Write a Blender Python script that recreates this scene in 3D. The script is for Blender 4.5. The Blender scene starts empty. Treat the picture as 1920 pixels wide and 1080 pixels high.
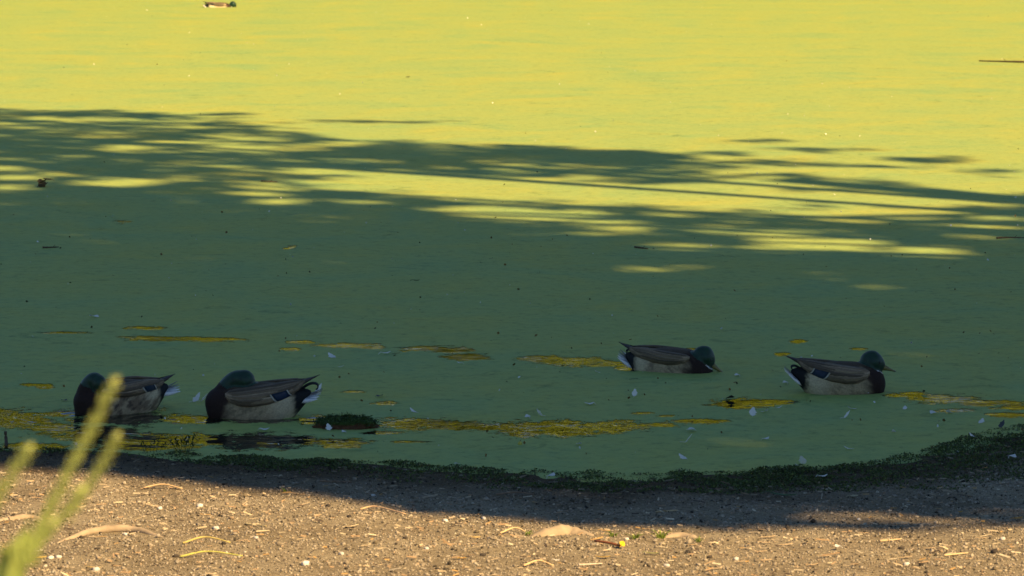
import bpy, math, random
import numpy as np
from mathutils import Vector, Matrix, noise as mnoise
rng = np.random.default_rng(7); random.seed(7)
S = bpy.context.scene
C = S.collection

# ------------------------------------------------------------------ camera
H = 2.5                                   # lens height above the pond
FPX = 7000.0                              # focal length in photo pixels (1920 wide)
PITCH = math.atan((540 + 309) / FPX)      # horizon sits 309 px above the top edge
cam = bpy.data.cameras.new('camera'); cam_o = bpy.data.objects.new('camera', cam); C.objects.link(cam_o)
cam_o.location = (0, 0, H); cam_o.rotation_euler = (math.pi / 2 - PITCH, 0, 0)
cam.sensor_width = 36.0; cam.lens = FPX / 1920 * 36.0
cam.clip_start = 0.1; cam.clip_end = 3000
cam.dof.use_dof = True; cam.dof.focus_distance = 17.5; cam.dof.aperture_fstop = 11.0
S.camera = cam_o
# ------------------------------------------------------------------ light
SUN_EL = math.radians(40)
SUN_DIR = Vector((0.70, -0.714, 0)).normalized() * math.cos(SUN_EL) + Vector((0, 0, math.sin(SUN_EL)))
w = bpy.data.worlds.new('World'); S.world = w; w.use_nodes = True
sky = w.node_tree.nodes.new('ShaderNodeTexSky'); sky.sky_type = 'NISHITA'; sky.sun_disc = False
sky.sun_elevation = SUN_EL; sky.sun_rotation = math.atan2(SUN_DIR.x, SUN_DIR.y)
sky.air_density = 1.0; sky.dust_density = 0.1; sky.ozone_density = 6.0
bg = w.node_tree.nodes['Background']; bg.inputs['Strength'].default_value = 0.058
w.node_tree.links.new(sky.outputs[0], bg.inputs['Color'])
sl = bpy.data.lights.new('sun', 'SUN'); sl.energy = 5.0; sl.angle = math.radians(0.53); sl.color = (1.0, 0.71, 0.35)
so = bpy.data.objects.new('sun', sl); C.objects.link(so); so.location = (10, -10, 20)
so.rotation_euler = SUN_DIR.to_track_quat('Z', 'Y').to_euler()
S.view_settings.view_transform = 'Standard'; S.view_settings.look = 'None'
S.view_settings.exposure = 1.23; S.view_settings.gamma = 1.0

# ------------------------------------------------------------------ helpers
CT, ST = math.cos(PITCH), math.sin(PITCH)
def ray(px, py):
    u, v = (px - 960) / FPX, (540 - py) / FPX
    return np.array([u, CT + v * ST, -ST + v * CT])
def G(px, py, z=0.0):                      # photo pixel -> point on the level z
    d = ray(px, py); t = (z - H) / d[2]
    return np.array([d[0] * t, d[1] * t, z])
def A(px, py, Y):                          # photo pixel -> point at distance Y
    d = ray(px, py); t = Y / d[1]
    return np.array([d[0] * t, Y, H + d[2] * t])
def project(x, y, z=0.0):
    zz = z - H
    f = y * CT - zz * ST; u = x / f; v = (y * ST + zz * CT) / f
    return 960 + u * FPX, 540 - v * FPX
def sc(py): return (py + 309) / H          # photo pixels per metre at a ground row

def tag(o, label=None, cat=None, group=None, kind=None):
    if label: o['label'] = label
    if cat: o['category'] = cat
    if group: o['group'] = group
    if kind: o['kind'] = kind
    return o
def link(name, me, parent=None, mats=(), smooth=False):
    for m in mats: me.materials.append(m)
    if smooth: me.polygons.foreach_set('use_smooth', np.ones(len(me.polygons), bool))
    o = bpy.data.objects.new(name, me); C.objects.link(o)
    if parent: o.parent = parent
    return o
def empty(name, loc, rz=0):
    o = bpy.data.objects.new(name, None); C.objects.link(o); o.location = loc; o.rotation_euler = (0, 0, rz)
    o.empty_display_size = 0.1
    return o
def npmesh(name, V, F, col=None):          # F: (M,k) array of equal polygons
    V = np.asarray(V, np.float32); F = np.asarray(F, np.int32)
    me = bpy.data.meshes.new(name); m, k = F.shape
    me.vertices.add(len(V)); me.vertices.foreach_set('co', V.ravel())
    me.loops.add(m * k); me.loops.foreach_set('vertex_index', F.ravel())
    me.polygons.add(m); me.polygons.foreach_set('loop_start', np.arange(0, m * k, k, dtype=np.int32))
    me.polygons.foreach_set('loop_total', np.full(m, k, np.int32))
    me.update(calc_edges=True)
    if col is not None: setcol(me, col)
    return me
def setcol(me, col):
    c = np.ones((len(me.vertices), 4), np.float32); c[:, :3] = col
    a = me.color_attributes.new('Col', 'FLOAT_COLOR', 'POINT'); a.data.foreach_set('color', c.ravel())
class MB:                                  # python mesh collector
    def __init__(s): s.v = []; s.f = []; s.c = []
    def add(s, V, F, col=None):
        n = len(s.v); V = [tuple(map(float, p)) for p in V]; s.v += V
        s.f += [tuple(i + n for i in f) for f in F]
        col = (0.5, 0.5, 0.5) if col is None else col
        if np.ndim(col) == 1: s.c += [tuple(col)] * len(V)
        else: s.c += [tuple(c) for c in col]
    def mesh(s, name):
        me = bpy.data.meshes.new(name); me.from_pydata(s.v, [], s.f); me.update(); setcol(me, np.array(s.c)); return me
    def build(s, name, m, parent=None, smooth=True): return link(name, s.mesh(name), parent, [m], smooth)
def loft(rings, cap=True):
    k = len(rings[0]); V = np.concatenate(rings); F = []
    for i in range(len(rings) - 1):
        for j in range(k):
            j2 = (j + 1) % k
            F.append((i * k + j, i * k + j2, (i + 1) * k + j2, (i + 1) * k + j))
    if cap:
        F.append(tuple(range(k - 1, -1, -1))); n = (len(rings) - 1) * k; F.append(tuple(range(n, n + k)))
    return V, F
def nrm(v): v = np.asarray(v, float); return v / (np.linalg.norm(v) + 1e-12)
def tube(pts, rad, k=8, flat=1.0, ref=(0, 0, 1)):
    pts = np.asarray(pts, float); rings = []; n = len(pts); ang = np.arange(k) * 2 * math.pi / k
    for i in range(n):
        t = nrm(pts[min(i + 1, n - 1)] - pts[max(i - 1, 0)])
        a = np.cross(t, ref)
        if np.linalg.norm(a) < 1e-3: a = np.cross(t, (1, 0, 0))
        a = nrm(a); b = np.cross(a, t); r = rad[i] if np.ndim(rad) else rad
        rings.append(pts[i] + r * (np.cos(ang)[:, None] * a + flat * np.sin(ang)[:, None] * b))
    return loft(rings)
def catmull(P, n):
    P = np.asarray(P, float); Q = np.vstack([2 * P[0] - P[1], P, 2 * P[-1] - P[-2]]); out = []
    m = len(P) - 1
    for i in range(n):
        s = i / (n - 1) * m; k = min(int(s), m - 1); t = s - k
        a, b, c, d = Q[k], Q[k + 1], Q[k + 2], Q[k + 3]
        out.append(0.5 * (2 * b + (c - a) * t + (2 * a - 5 * b + 4 * c - d) * t * t + (3 * b - a - 3 * c + d) * t ** 3))
    return np.array(out)
def sstep(a, b, x): t = np.clip((x - a) / (b - a), 0, 1); return t * t * (3 - 2 * t)
def vnoise(x, y, sc_, seed=0):             # cheap smooth value noise, vectorised
    g = np.random.default_rng(seed).random((256, 256)); X, Y = np.asarray(x) * sc_ + 1000, np.asarray(y) * sc_ + 1000
    i, j = np.floor(X).astype(int), np.floor(Y).astype(int); fx, fy = X - i, Y - j
    fx, fy = fx * fx * (3 - 2 * fx), fy * fy * (3 - 2 * fy)
    q = lambda a, b: g[a % 256, b % 256]
    return (q(i, j) * (1 - fx) + q(i + 1, j) * fx) * (1 - fy) + (q(i, j + 1) * (1 - fx) + q(i + 1, j + 1) * fx) * fy - 0.5

# ------------------------------------------------------------------ materials
def N(nt, typ, **kw):
    n = nt.nodes.new(typ)
    for k, v in kw.items():
        if hasattr(n, k): setattr(n, k, v)
        else: n.inputs[k.replace('_', ' ')].default_value = v
    return n
def mat(name, col=(0.5, 0.5, 0.5), rough=0.8, spec=0.3, vcol=False, nscale=40, namt=0.25, bscale=80, bump=0.0, bdist=0.005, trans=0.0, sheen=0.0):
    m = bpy.data.materials.new(name); m.use_nodes = True; nt = m.node_tree; L = nt.links.new
    b = nt.nodes['Principled BSDF']; b.inputs['Roughness'].default_value = rough; b.inputs['Specular IOR Level'].default_value = spec
    b.inputs['Sheen Weight'].default_value = sheen
    tc = N(nt, 'ShaderNodeTexCoord'); nz = N(nt, 'ShaderNodeTexNoise', Scale=nscale, Detail=5.0); L(tc.outputs['Object'], nz.inputs['Vector'])
    mr = N(nt, 'ShaderNodeMapRange'); L(nz.outputs[0], mr.inputs[0]); mr.inputs[1].default_value = 0.25; mr.inputs[2].default_value = 0.75
    mr.inputs[3].default_value = 1 - namt; mr.inputs[4].default_value = 1 + namt
    mx = N(nt, 'ShaderNodeMix', data_type='RGBA', blend_type='MULTIPLY'); mx.inputs[0].default_value = 1.0
    if vcol:
        at = N(nt, 'ShaderNodeAttribute', attribute_name='Col'); L(at.outputs['Color'], mx.inputs[6])
    else: mx.inputs[6].default_value = (*col, 1)
    L(mr.outputs[0], mx.inputs[7]); L(mx.outputs[2], b.inputs['Base Color'])
    if bump:
        n2 = N(nt, 'ShaderNodeTexNoise', Scale=bscale, Detail=4.0); L(tc.outputs['Object'], n2.inputs['Vector'])
        bp = N(nt, 'ShaderNodeBump', Strength=bump, Distance=bdist); L(n2.outputs[0], bp.inputs['Height']); L(bp.outputs[0], b.inputs['Normal'])
    if trans:
        tr = N(nt, 'ShaderNodeBsdfTranslucent'); L(mx.outputs[2], tr.inputs['Color'])
        ms = N(nt, 'ShaderNodeMixShader'); ms.inputs[0].default_value = trans
        L(b.outputs[0], ms.inputs[1]); L(tr.outputs[0], ms.inputs[2]); L(ms.outputs[0], nt.nodes['Material Output'].inputs['Surface'])
    return m
M = {}
M['feather'] = mat('duck plumage', vcol=True, rough=0.75, spec=0.2, nscale=160, namt=0.28, bscale=260, bump=0.35, bdist=0.003)
M['wing'] = mat('wing plumage', vcol=True, rough=0.65, spec=0.25, nscale=120, namt=0.2, bscale=200, bump=0.25, bdist=0.002)
M['head'] = mat('iridescent green head', (0.003, 0.026, 0.009), rough=0.48, spec=0.35, nscale=60, namt=0.4, bscale=400, bump=0.3, bdist=0.002, sheen=0.1)
M['bill'] = mat('olive bill', vcol=True, rough=0.45, spec=0.4, nscale=60, namt=0.15)
M['eye'] = mat('dark eye', (0.01, 0.008, 0.006), rough=0.1, spec=0.6)
M['speculum'] = mat('blue speculum', (0.009, 0.020, 0.050), rough=0.4, spec=0.5, nscale=150)
M['white'] = mat('white feather', (0.74, 0.71, 0.64), rough=0.8, spec=0.2, nscale=90, namt=0.12, trans=0.25)
M['greybar'] = mat('off white wing bar', (0.36, 0.34, 0.29), rough=0.8, nscale=200, namt=0.4)
M['tail'] = mat('pale tail feathers', vcol=True, rough=0.8, spec=0.2, nscale=90, namt=0.15)
M['black'] = mat('black curl feathers', (0.012, 0.012, 0.012), rough=0.5, spec=0.3)
M['litter'] = mat('plant litter', vcol=True, rough=0.85, spec=0.2, nscale=60, namt=0.25)
M['leafv'] = mat('living leaf', vcol=True, rough=0.6, spec=0.3, nscale=30, namt=0.3, trans=0.3)
M['stone'] = mat('pebble stone', vcol=True, rough=0.85, spec=0.25, nscale=120, namt=0.25, bscale=150, bump=0.3, bdist=0.002)
M['bark'] = mat('grey brown bark', (0.10, 0.075, 0.05), rough=0.95, spec=0.1, nscale=9, namt=0.5, bscale=14, bump=0.8, bdist=0.04)
M['root'] = mat('worn bare root', (0.32, 0.245, 0.16), rough=0.85, spec=0.2, nscale=25, namt=0.25, bscale=70, bump=0.4, bdist=0.004)
M['crown'] = mat('shade tree leaves', (0.06, 0.085, 0.02), rough=0.6, spec=0.3, nscale=2, namt=0.4, trans=0.22)
M['farcrown'] = mat('yellowing leaves', (0.31, 0.36, 0.03), rough=0.7, spec=0.2, nscale=0.6, namt=0.5, trans=0.3)
M['clod'] = mat('mossy clod', vcol=True, rough=0.95, spec=0.1, nscale=60, namt=0.45, bscale=90, bump=0.8, bdist=0.01)

# ground: sandy soil, stony, darker and damp along the water line
def ground_mat():
    m = bpy.data.materials.new('sandy bank soil'); m.use_nodes = True; nt = m.node_tree; L = nt.links.new
    b = nt.nodes['Principled BSDF']; b.inputs['Roughness'].default_value = 0.95; b.inputs['Specular IOR Level'].default_value = 0.1
    g = N(nt, 'ShaderNodeNewGeometry'); P = g.outputs['Position']
    def nz(s, d=6.0, r=0.6):
        n = N(nt, 'ShaderNodeTexNoise', Scale=s, Detail=d, Roughness=r); L(P, n.inputs['Vector']); return n.outputs[0]
    def ramp(inp, stops):
        r = N(nt, 'ShaderNodeValToRGB'); L(inp, r.inputs[0]); e = r.color_ramp.elements
        while len(e) < len(stops): e.new(0.5)
        for q, (p, c) in zip(e, stops): q.position = p; q.color = (*c, 1)
        return r.outputs[0]
    c1 = ramp(nz(70, 5), [(0.28, (0.11, 0.085, 0.052)), (0.45, (0.245, 0.203, 0.132)), (0.60, (0.31, 0.26, 0.172)), (0.78, (0.37, 0.32, 0.22))])
    c2 = ramp(nz(3.0, 5), [(0.3, (0.62, 0.58, 0.54)), (0.7, (1.1, 1.08, 1.05))])
    mx = N(nt, 'ShaderNodeMix', data_type='RGBA', blend_type='MULTIPLY'); mx.inputs[0].default_value = 1; L(c1, mx.inputs[6]); L(c2, mx.inputs[7])
    at = N(nt, 'ShaderNodeAttribute', attribute_name='Col')    # red: damp dark mud near the water
    mu = N(nt, 'ShaderNodeMix', data_type='RGBA'); L(at.outputs['Fac'], mu.inputs[0]); L(mx.outputs[2], mu.inputs[6])
    mud = ramp(nz(30, 6), [(0.3, (0.024, 0.016, 0.007)), (0.7, (0.090, 0.058, 0.027))]); L(mud, mu.inputs[7])
    L(mu.outputs[2], b.inputs['Base Color'])
    bp = N(nt, 'ShaderNodeBump', Strength=0.9, Distance=0.012); L(nz(60, 6, 0.7), bp.inputs['Height']); L(bp.outputs[0], b.inputs['Normal'])
    return m
M['ground'] = ground_mat()

def water_mat():
    m = bpy.data.materials.new('dark pond water'); m.use_nodes = True; nt = m.node_tree; L = nt.links.new
    b = nt.nodes['Principled BSDF']; b.inputs['Base Color'].default_value = (0.012, 0.013, 0.007, 1)
    b.inputs['Roughness'].default_value = 0.03; b.inputs['IOR'].default_value = 1.33; b.inputs['Specular IOR Level'].default_value = 0.5
    g = N(nt, 'ShaderNodeNewGeometry')
    mp = N(nt, 'ShaderNodeMapping'); mp.inputs['Scale'].default_value = (0.55, 1.0, 1.0); L(g.outputs['Position'], mp.inputs['Vector'])
    n1 = N(nt, 'ShaderNodeTexNoise', Scale=7.0, Detail=3.0); L(mp.outputs[0], n1.inputs['Vector'])
    bp = N(nt, 'ShaderNodeBump', Strength=0.4, Distance=0.02); L(n1.outputs[0], bp.inputs['Height']); L(bp.outputs[0], b.inputs['Normal'])
    return m
M['water'] = water_mat()

def weed_mat():
    m = bpy.data.materials.new('duckweed cover'); m.use_nodes = True; nt = m.node_tree; L = nt.links.new
    b = nt.nodes['Principled BSDF']; b.inputs['Roughness'].default_value = 0.6; b.inputs['Specular IOR Level'].default_value = 0.12
    g = N(nt, 'ShaderNodeNewGeometry'); P = g.outputs['Position']
    def nz(s, d=4.0, r=0.55, dist=0.0):
        n = N(nt, 'ShaderNodeTexNoise', Scale=s, Detail=d, Roughness=r, Distortion=dist); L(P, n.inputs['Vector']); return n.outputs[0]
    def ramp(inp, stops):
        r = N(nt, 'ShaderNodeValToRGB'); L(inp, r.inputs[0]); e = r.color_ramp.elements
        while len(e) < len(stops): e.new(0.5)
        for q, (p, c) in zip(e, stops): q.position = p; q.color = (*c, 1)
        return r.outputs[0]
    c1 = ramp(nz(1.1, 6, 0.65, 0.6), [(0.32, (0.240, 0.343, 0.108)), (0.48, (0.292, 0.360, 0.096)), (0.56, (0.310, 0.362, 0.090)), (0.74, (0.372, 0.368, 0.070))])
    c2 = ramp(nz(14, 7, 0.85), [(0.30, (0.40, 0.50, 0.46)), (0.45, (0.94, 0.95, 0.95)), (0.70, (1.2, 1.16, 1.12))])
    mx = N(nt, 'ShaderNodeMix', data_type='RGBA', blend_type='MULTIPLY'); mx.inputs[0].default_value = 1; L(c1, mx.inputs[6]); L(c2, mx.inputs[7])
    c3 = ramp(nz(4.5, 5, 0.7, 1.5), [(0.32, (0.62, 0.68, 0.62)), (0.42, (0.97, 0.97, 0.97)), (0.6, (1.0, 1.0, 1.0)), (0.70, (1.08, 1.03, 0.97))])
    m3 = N(nt, 'ShaderNodeMix', data_type='RGBA', blend_type='MULTIPLY'); m3.inputs[0].default_value = 0.8; L(mx.outputs[2], m3.inputs[6]); L(c3, m3.inputs[7])
    L(m3.outputs[2], b.inputs['Base Color'])
    bp = N(nt, 'ShaderNodeBump', Strength=0.35, Distance=0.006); L(nz(110, 3), bp.inputs['Height']); L(bp.outputs[0], b.inputs['Normal'])
    # openings: vertex attribute roughened by noise, cut out of the sheet
    at = N(nt, 'ShaderNodeAttribute', attribute_name='Col')
    a1 = N(nt, 'ShaderNodeMath', operation='MULTIPLY_ADD'); L(nz(11, 9, 0.78), a1.inputs[0]); a1.inputs[1].default_value = 1.7; a1.inputs[2].default_value = -0.85
    a2 = N(nt, 'ShaderNodeMath', operation='ADD'); L(at.outputs['Fac'], a2.inputs[0]); L(a1.outputs[0], a2.inputs[1])
    th = N(nt, 'ShaderNodeMapRange'); L(a2.outputs[0], th.inputs[0]); th.inputs[1].default_value = 0.45; th.inputs[2].default_value = 0.56
    tr = N(nt, 'ShaderNodeBsdfTransparent'); ms = N(nt, 'ShaderNodeMixShader')
    L(th.outputs[0], ms.inputs[0]); L(b.outputs[0], ms.inputs[1]); L(tr.outputs[0], ms.inputs[2])
    L(ms.outputs[0], nt.nodes['Material Output'].inputs['Surface'])
    return m
M['weed'] = weed_mat()

# ------------------------------------------------------------------ terrain and pond
SHORE_PX = [(-500, 838), (-200, 842), (0, 845), (200, 848), (400, 855), (560, 866), (700, 870), (900, 884), (1150, 893), (1400, 890), (1550, 882), (1680, 866), (1780, 842), (1850, 820), (1920, 810)]
sp = np.array([G(*p)[:2] for p in SHORE_PX])
SX = np.concatenate([[-400, -45, -30, -12, -5], sp[:, 0], [2.9, 4.2, 7, 12, 20, 32, 400]])
SY = np.concatenate([[60, 56, 26, 17, 15.6], sp[:, 1], [16.6, 18.6, 23, 31, 44, 60, 66]])
def shore(x): return np.interp(x, SX, SY)
FAR = 66.0
def land(x, y): return np.maximum(shore(x) - y, y - FAR)     # metres inland, negative in the pond
def ground_z(x, y):
    x = np.asarray(x, float); y = np.asarray(y, float); t = land(x, y)
    z = np.where(t < 0, np.maximum(0.12 * t, -0.5), 0.045 * np.minimum(t, 3.0) + np.clip(t - 3, 0, 9) * 0.09)
    near = np.exp(-((y - 13) / 6) ** 2)
    z = z + near * (0.020 * vnoise(x, y, 1.6, 1) + 0.012 * vnoise(x, y, 5, 2) + 0.008 * vnoise(x, y, 14, 3)) * np.clip(t * 3 + 0.5, 0, 1)
    return z
def GZ(px, py):                            # photo pixel -> point on the bank
    z = 0.0
    for _ in range(12):
        p = G(px, py, z); z = 0.5 * z + 0.5 * float(ground_z(p[0], p[1]))
    p = G(px, py, z); p[2] = float(ground_z(p[0], p[1])); return p
def axis(lo, hi, step, far, growth=1.35):
    a = list(np.arange(lo, hi + step / 2, step)); s = step
    r = [];  v = hi
    while v < far[1]: s *= growth; v += s; r.append(v)
    s = step; l = []; v = lo
    while v > far[0]: s *= growth; v -= s; l.append(v)
    return np.array(l[::-1] + a + r)
def grid(xs, ys, zf):
    X, Y = np.meshgrid(xs, ys); V = np.stack([X.ravel(), Y.ravel(), np.asarray(zf(X.ravel(), Y.ravel()))], 1)
    n, m = len(xs), len(ys); i = np.arange((n - 1) * (m - 1)); r, c = i // (n - 1), i % (n - 1); a = r * n + c
    return V, np.stack([a, a + 1, a + n + 1, a + n], 1)
V, F = grid(axis(-2.6, 2.8, 0.028, (-900, 900)), axis(11.0, 16.2, 0.028, (-600, 1500)), ground_z)
t = land(V[:, 0], V[:, 1])
def damp(x, y): return 0.93 * sstep(1.25, 0.12, land(x, y) + 0.35 * vnoise(x, y, 3, 4) + 0.25 * vnoise(x, y, 9, 5) - 0.10 * sstep(0.2, 2.2, x))
wet = damp(V[:, 0], V[:, 1])
tag(link('ground', npmesh('ground', V, F, np.stack([wet] * 3, 1)), None, [M['ground']], True), kind='structure')

HOLES = [(770, 795, 60, 11), (840, 798, 70, 9), (910, 801, 60, 7), (980, 806, 50, 14), (1060, 804, 75, 14), (1150, 801, 60, 11), (1230, 797, 45, 4), (1310, 790, 50, 4),
 (800, 654, 45, 5), (850, 657, 40, 5), (875, 670, 38, 6), (650, 648, 50, 4), (700, 651, 30, 3), (1020, 673, 45, 6), (1080, 679, 60, 8), (1140, 683, 40, 4),
 (300, 635, 70, 4), (390, 637, 60, 4), (275, 615, 38, 3), (30, 788, 70, 15), (-30, 775, 70, 10), (100, 803, 60, 8), (85, 725, 16, 5), (60, 722, 20, 3), (120, 624, 45, 2),
 (225, 783, 95, 14), (185, 815, 90, 13), (130, 776, 50, 7), (270, 832, 110, 13), (360, 826, 90, 11), (480, 828, 95, 15), (560, 826, 40, 8), (350, 787, 45, 8), (390, 789, 30, 6), (480, 789, 100, 4), (597, 788, 35, 8),
 (60, 838, 60, 7), (1390, 757, 50, 9), (1440, 754, 50, 5), (1710, 741, 40, 5), (1770, 749, 60, 8), (1850, 756, 60, 6), (1910, 764, 50, 5), (1890, 778, 40, 5), (1790, 770, 30, 4),
 (1495, 640, 16, 4), (1610, 655, 12, 3), (1465, 665, 14, 3), (565, 642, 28, 3), (545, 655, 18, 3), (720, 757, 24, 4), (660, 735, 25, 2), (1180, 690, 22, 6), (1200, 775, 22, 2), (230, 418, 18, 3), (545, 466, 14, 3), (640, 470, 14, 2),
 (720, 812, 40, 3), (770, 829, 30, 2), (640, 829, 50, 6), (640, 838, 40, 4), (1330, 760, 16, 2), (1250, 780, 18, 2), (1300, 655, 26, 2)]
xs = axis(-2.7, 2.9, 0.022, (-60, 60), 1.3); ys = axis(13.6, 18.6, 0.03, (13.0, 67), 1.06)
V, F = grid(xs, ys, lambda x, y: np.full_like(x, 0.0012))
px, py = project(V[:, 0], V[:, 1])
op = np.zeros(len(V))
for (a, b_, rx, ry) in HOLES:
    r = np.sqrt(((px - a) / (rx * 1.12)) ** 2 + ((py - b_) / (ry * 1.12)) ** 2); op = np.maximum(op, np.clip(0.92 - 0.44 * r, 0, 1))
dw = npmesh('duckweed', V, F, np.stack([op] * 3, 1))
def openness(x, y):
    a_, b2 = project(x, y); o_ = np.zeros(len(x))
    for (a, b_, rx, ry) in HOLES:
        r = np.sqrt(((a_ - a) / rx) ** 2 + ((b2 - b_) / ry) ** 2); o_ = np.maximum(o_, np.clip(1.25 - r, 0, 1))
    return o_
def ripples(x, y):                         # rings spreading from the two preening ducks
    z = np.zeros(len(x)); o_ = openness(x, y)
    for (a, b_, A_) in ((150, 778, 0.0035), (300, 790, 0.0016), (400, 785, 0.0022), (585, 788, 0.003)):
        c = G(a, b_); d = np.hypot(x - c[0], y - c[1]); z += A_ * np.sin(d * 2 * math.pi / 0.075 + 3 * vnoise(x, y, 5, 50)) * np.exp(-d / 0.25)
    return z * o_
V, F = grid(axis(-2.3, -0.7, 0.011, (-60, 60), 1.4), axis(13.9, 16.4, 0.011, (13.0, 67.5), 1.4), ripples)
tag(link('pond_water', npmesh('pond_water', V, F), None, [M['water']], True), kind='structure')
tag(link('duckweed', dw, None, [M['weed']]), 'yellow green duckweed covering the whole pond surface', 'duckweed', kind='stuff')

# ------------------------------------------------------------------ the tree that shades the pond (crown overhead, right of the view)
UP = np.array([(-700, 198), (0, 206), (260, 206), (340, 214), (440, 226), (540, 236), (700, 262), (860, 268), (1100, 272), (1230, 284), (1340, 300), (1420, 318), (1550, 332), (1750, 345), (1920, 352), (2700, 362)])
LO = np.array([(-700, 868), (0, 874), (200, 884), (350, 902), (500, 917), (620, 932), (740, 956), (870, 967), (1000, 979), (1150, 986), (1300, 993), (1400, 996), (1500, 991), (1700, 992), (1920, 987), (2700, 985)])
SHADE = [(700, 229, 170, 3.5), (420, 216, 80, 4), (1425, 265, 75, 5), (1545, 281, 90, 6), (1750, 300, 85, 7), (1840, 322, 80, 6), (1600, 312, 170, 4), (1450, 305, 120, 5), (1350, 290, 60, 5)]
LIT = [(600, 322, 70, 6, 1), (760, 341, 160, 15, 1), (950, 354, 190, 20, 1), (1150, 363, 190, 18, 1), (1350, 368, 210, 15, 1), (1600, 370, 230, 11, 1), (1800, 357, 150, 9, .9), (1450, 345, 150, 6, .8), (1560, 323, 200, 5, .8),
 (1000, 405, 140, 10, 1), (1140, 424, 65, 6, 1), (880, 394, 70, 5, .9), (1620, 402, 120, 10, .9), (1700, 385, 180, 5, .8), (1530, 456, 115, 13, 1), (1450, 440, 60, 5, .7), (1740, 470, 65, 8, 1), (1270, 460, 55, 4, .8), (1190, 503, 42, 5, .7),
 (1290, 500, 50, 3, .6), (1000, 437, 30, 4, .7), (1100, 441, 50, 3, .7), (1860, 425, 70, 5, .8), (1780, 402, 120, 5, .8), (225, 344, 85, 7, .85), (30, 335, 45, 5, .95), (15, 353, 35, 5, .95), (10, 315, 40, 4, .8), (240, 281, 45, 4, .8),
 (330, 267, 45, 3, .7), (440, 279, 55, 4, .8), (510, 350, 55, 5, .8), (480, 365, 60, 4, .7), (520, 380, 38, 4, .9), (400, 310, 70, 4, .55), (60, 218, 50, 3, .7), (20, 240, 35, 4, .6), (330, 238, 70, 3, .6), (640, 270, 60, 4, .8), (680, 252, 90, 5, .8),
 (560, 243, 50, 3, .7), (200, 258, 60, 3, .5), (130, 325, 50, 3, .5), (700, 300, 60, 3, .5), (1640, 540, 60, 3, .5), (1400, 535, 50, 3, .4), (1540, 513, 40, 3, .5),
 (1620, 969, 85, 9, .75), (1500, 957, 40, 5, .5), (1750, 977, 100, 5, .7), (1880, 979, 60, 4, .7), (1900, 962, 45, 4, .6), (1640, 907, 70, 6, .5), (1330, 945, 40, 3, .4), (1450, 975, 30, 3, .4)]
def shade_prob(px, py, gx, gy):
    up = np.interp(px, UP[:, 0], UP[:, 1]); lo = np.interp(px, LO[:, 0], LO[:, 1])
    jit = np.interp(py, [200, 500, 900], [1, 1, 0.8]) * (11 * vnoise(gx, gy, 0.9, 11) + 10 * vnoise(gx, gy, 2.1, 13) + 9 * vnoise(gx, gy, 4.6, 14))
    p = sstep(-5, 9, py - up + jit) * sstep(-6, 9, lo - py + 0.7 * jit)
    for a, b_, rx, ry in SHADE:
        r = np.sqrt(((px - a) / rx) ** 2 + ((py - b_ + 0.6 * jit) / ry) ** 2); p = np.maximum(p, 0.7 * sstep(1.5, 0.3, r))
    for a, b_, rx, ry, s in LIT:
        r = np.sqrt(((px - a) / rx) ** 2 + ((py - b_ + 0.6 * jit) / ry) ** 2); p = p * (1 - min(1, s * 1.15) * sstep(1.7, 0.6, r))
    core = np.interp(px, [-700, 0, 400, 800, 1200, 1500, 1900, 2700], [395, 398, 400, 425, 465, 480, 470, 460])
    band = sstep(core + 12, core - 40, py) * (py < 560)
    st = 0.75 * vnoise(gx, gy, 0.8, 41) + 0.65 * vnoise(gx * 0.7, gy, 2.0, 42) + 0.5 * vnoise(gx * 0.7, gy, 4.4, 43)
    p = p * (1 - np.interp(px, [0, 450, 800, 2000], [0.55, 0.6, 0.75, 0.75]) * band * sstep(0.13, 0.46, st))
    thin = sstep(core + 45, core - 60, py) * (py < 600)          # the outer crown is thinner and lets some sun through
    return p ** 1.8 * (1 - thin * np.clip(0.56 + 0.6 * vnoise(gx * 0.8, gy, 1.7, 44) + 0.4 * vnoise(gx, gy, 5.0, 45), 0.15, 0.85))
def leaf_quads(P, L, W, r):
    n = len(P); a = r.normal(size=(n, 3)); a /= np.linalg.norm(a, axis=1)[:, None]
    b = r.normal(size=(n, 3)); b -= (b * a).sum(1)[:, None] * a; b /= np.linalg.norm(b, axis=1)[:, None]
    V = np.stack([P - a * L[:, None] / 2, P + b * W[:, None] / 2, P + a * L[:, None] / 2, P - b * W[:, None] / 2], 1).reshape(-1, 3)
    return V, np.arange(4 * n).reshape(n, 4)
SD = np.array(SUN_DIR)
nS = 330000
gx = rng.uniform(-8.5, 9.5, nS); gy = rng.uniform(12.6, 35, nS)
gz0 = np.maximum(ground_z(gx, gy), 0.0)
px, py = project(gx, gy, gz0)
keep = rng.random(nS) < shade_prob(px, py, gx, gy) * sstep(-850, -420, px + 260 * vnoise(gx, gy, 0.7, 61)) * sstep(2850, 2450, px + 260 * vnoise(gx, gy, 0.7, 62))
gx, gy, gz0 = gx[keep], gy[keep], gz0[keep]
split = gy > 21.5 + 0.9 * np.sin(gx * 1.3)
tree_roots = {}
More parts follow.
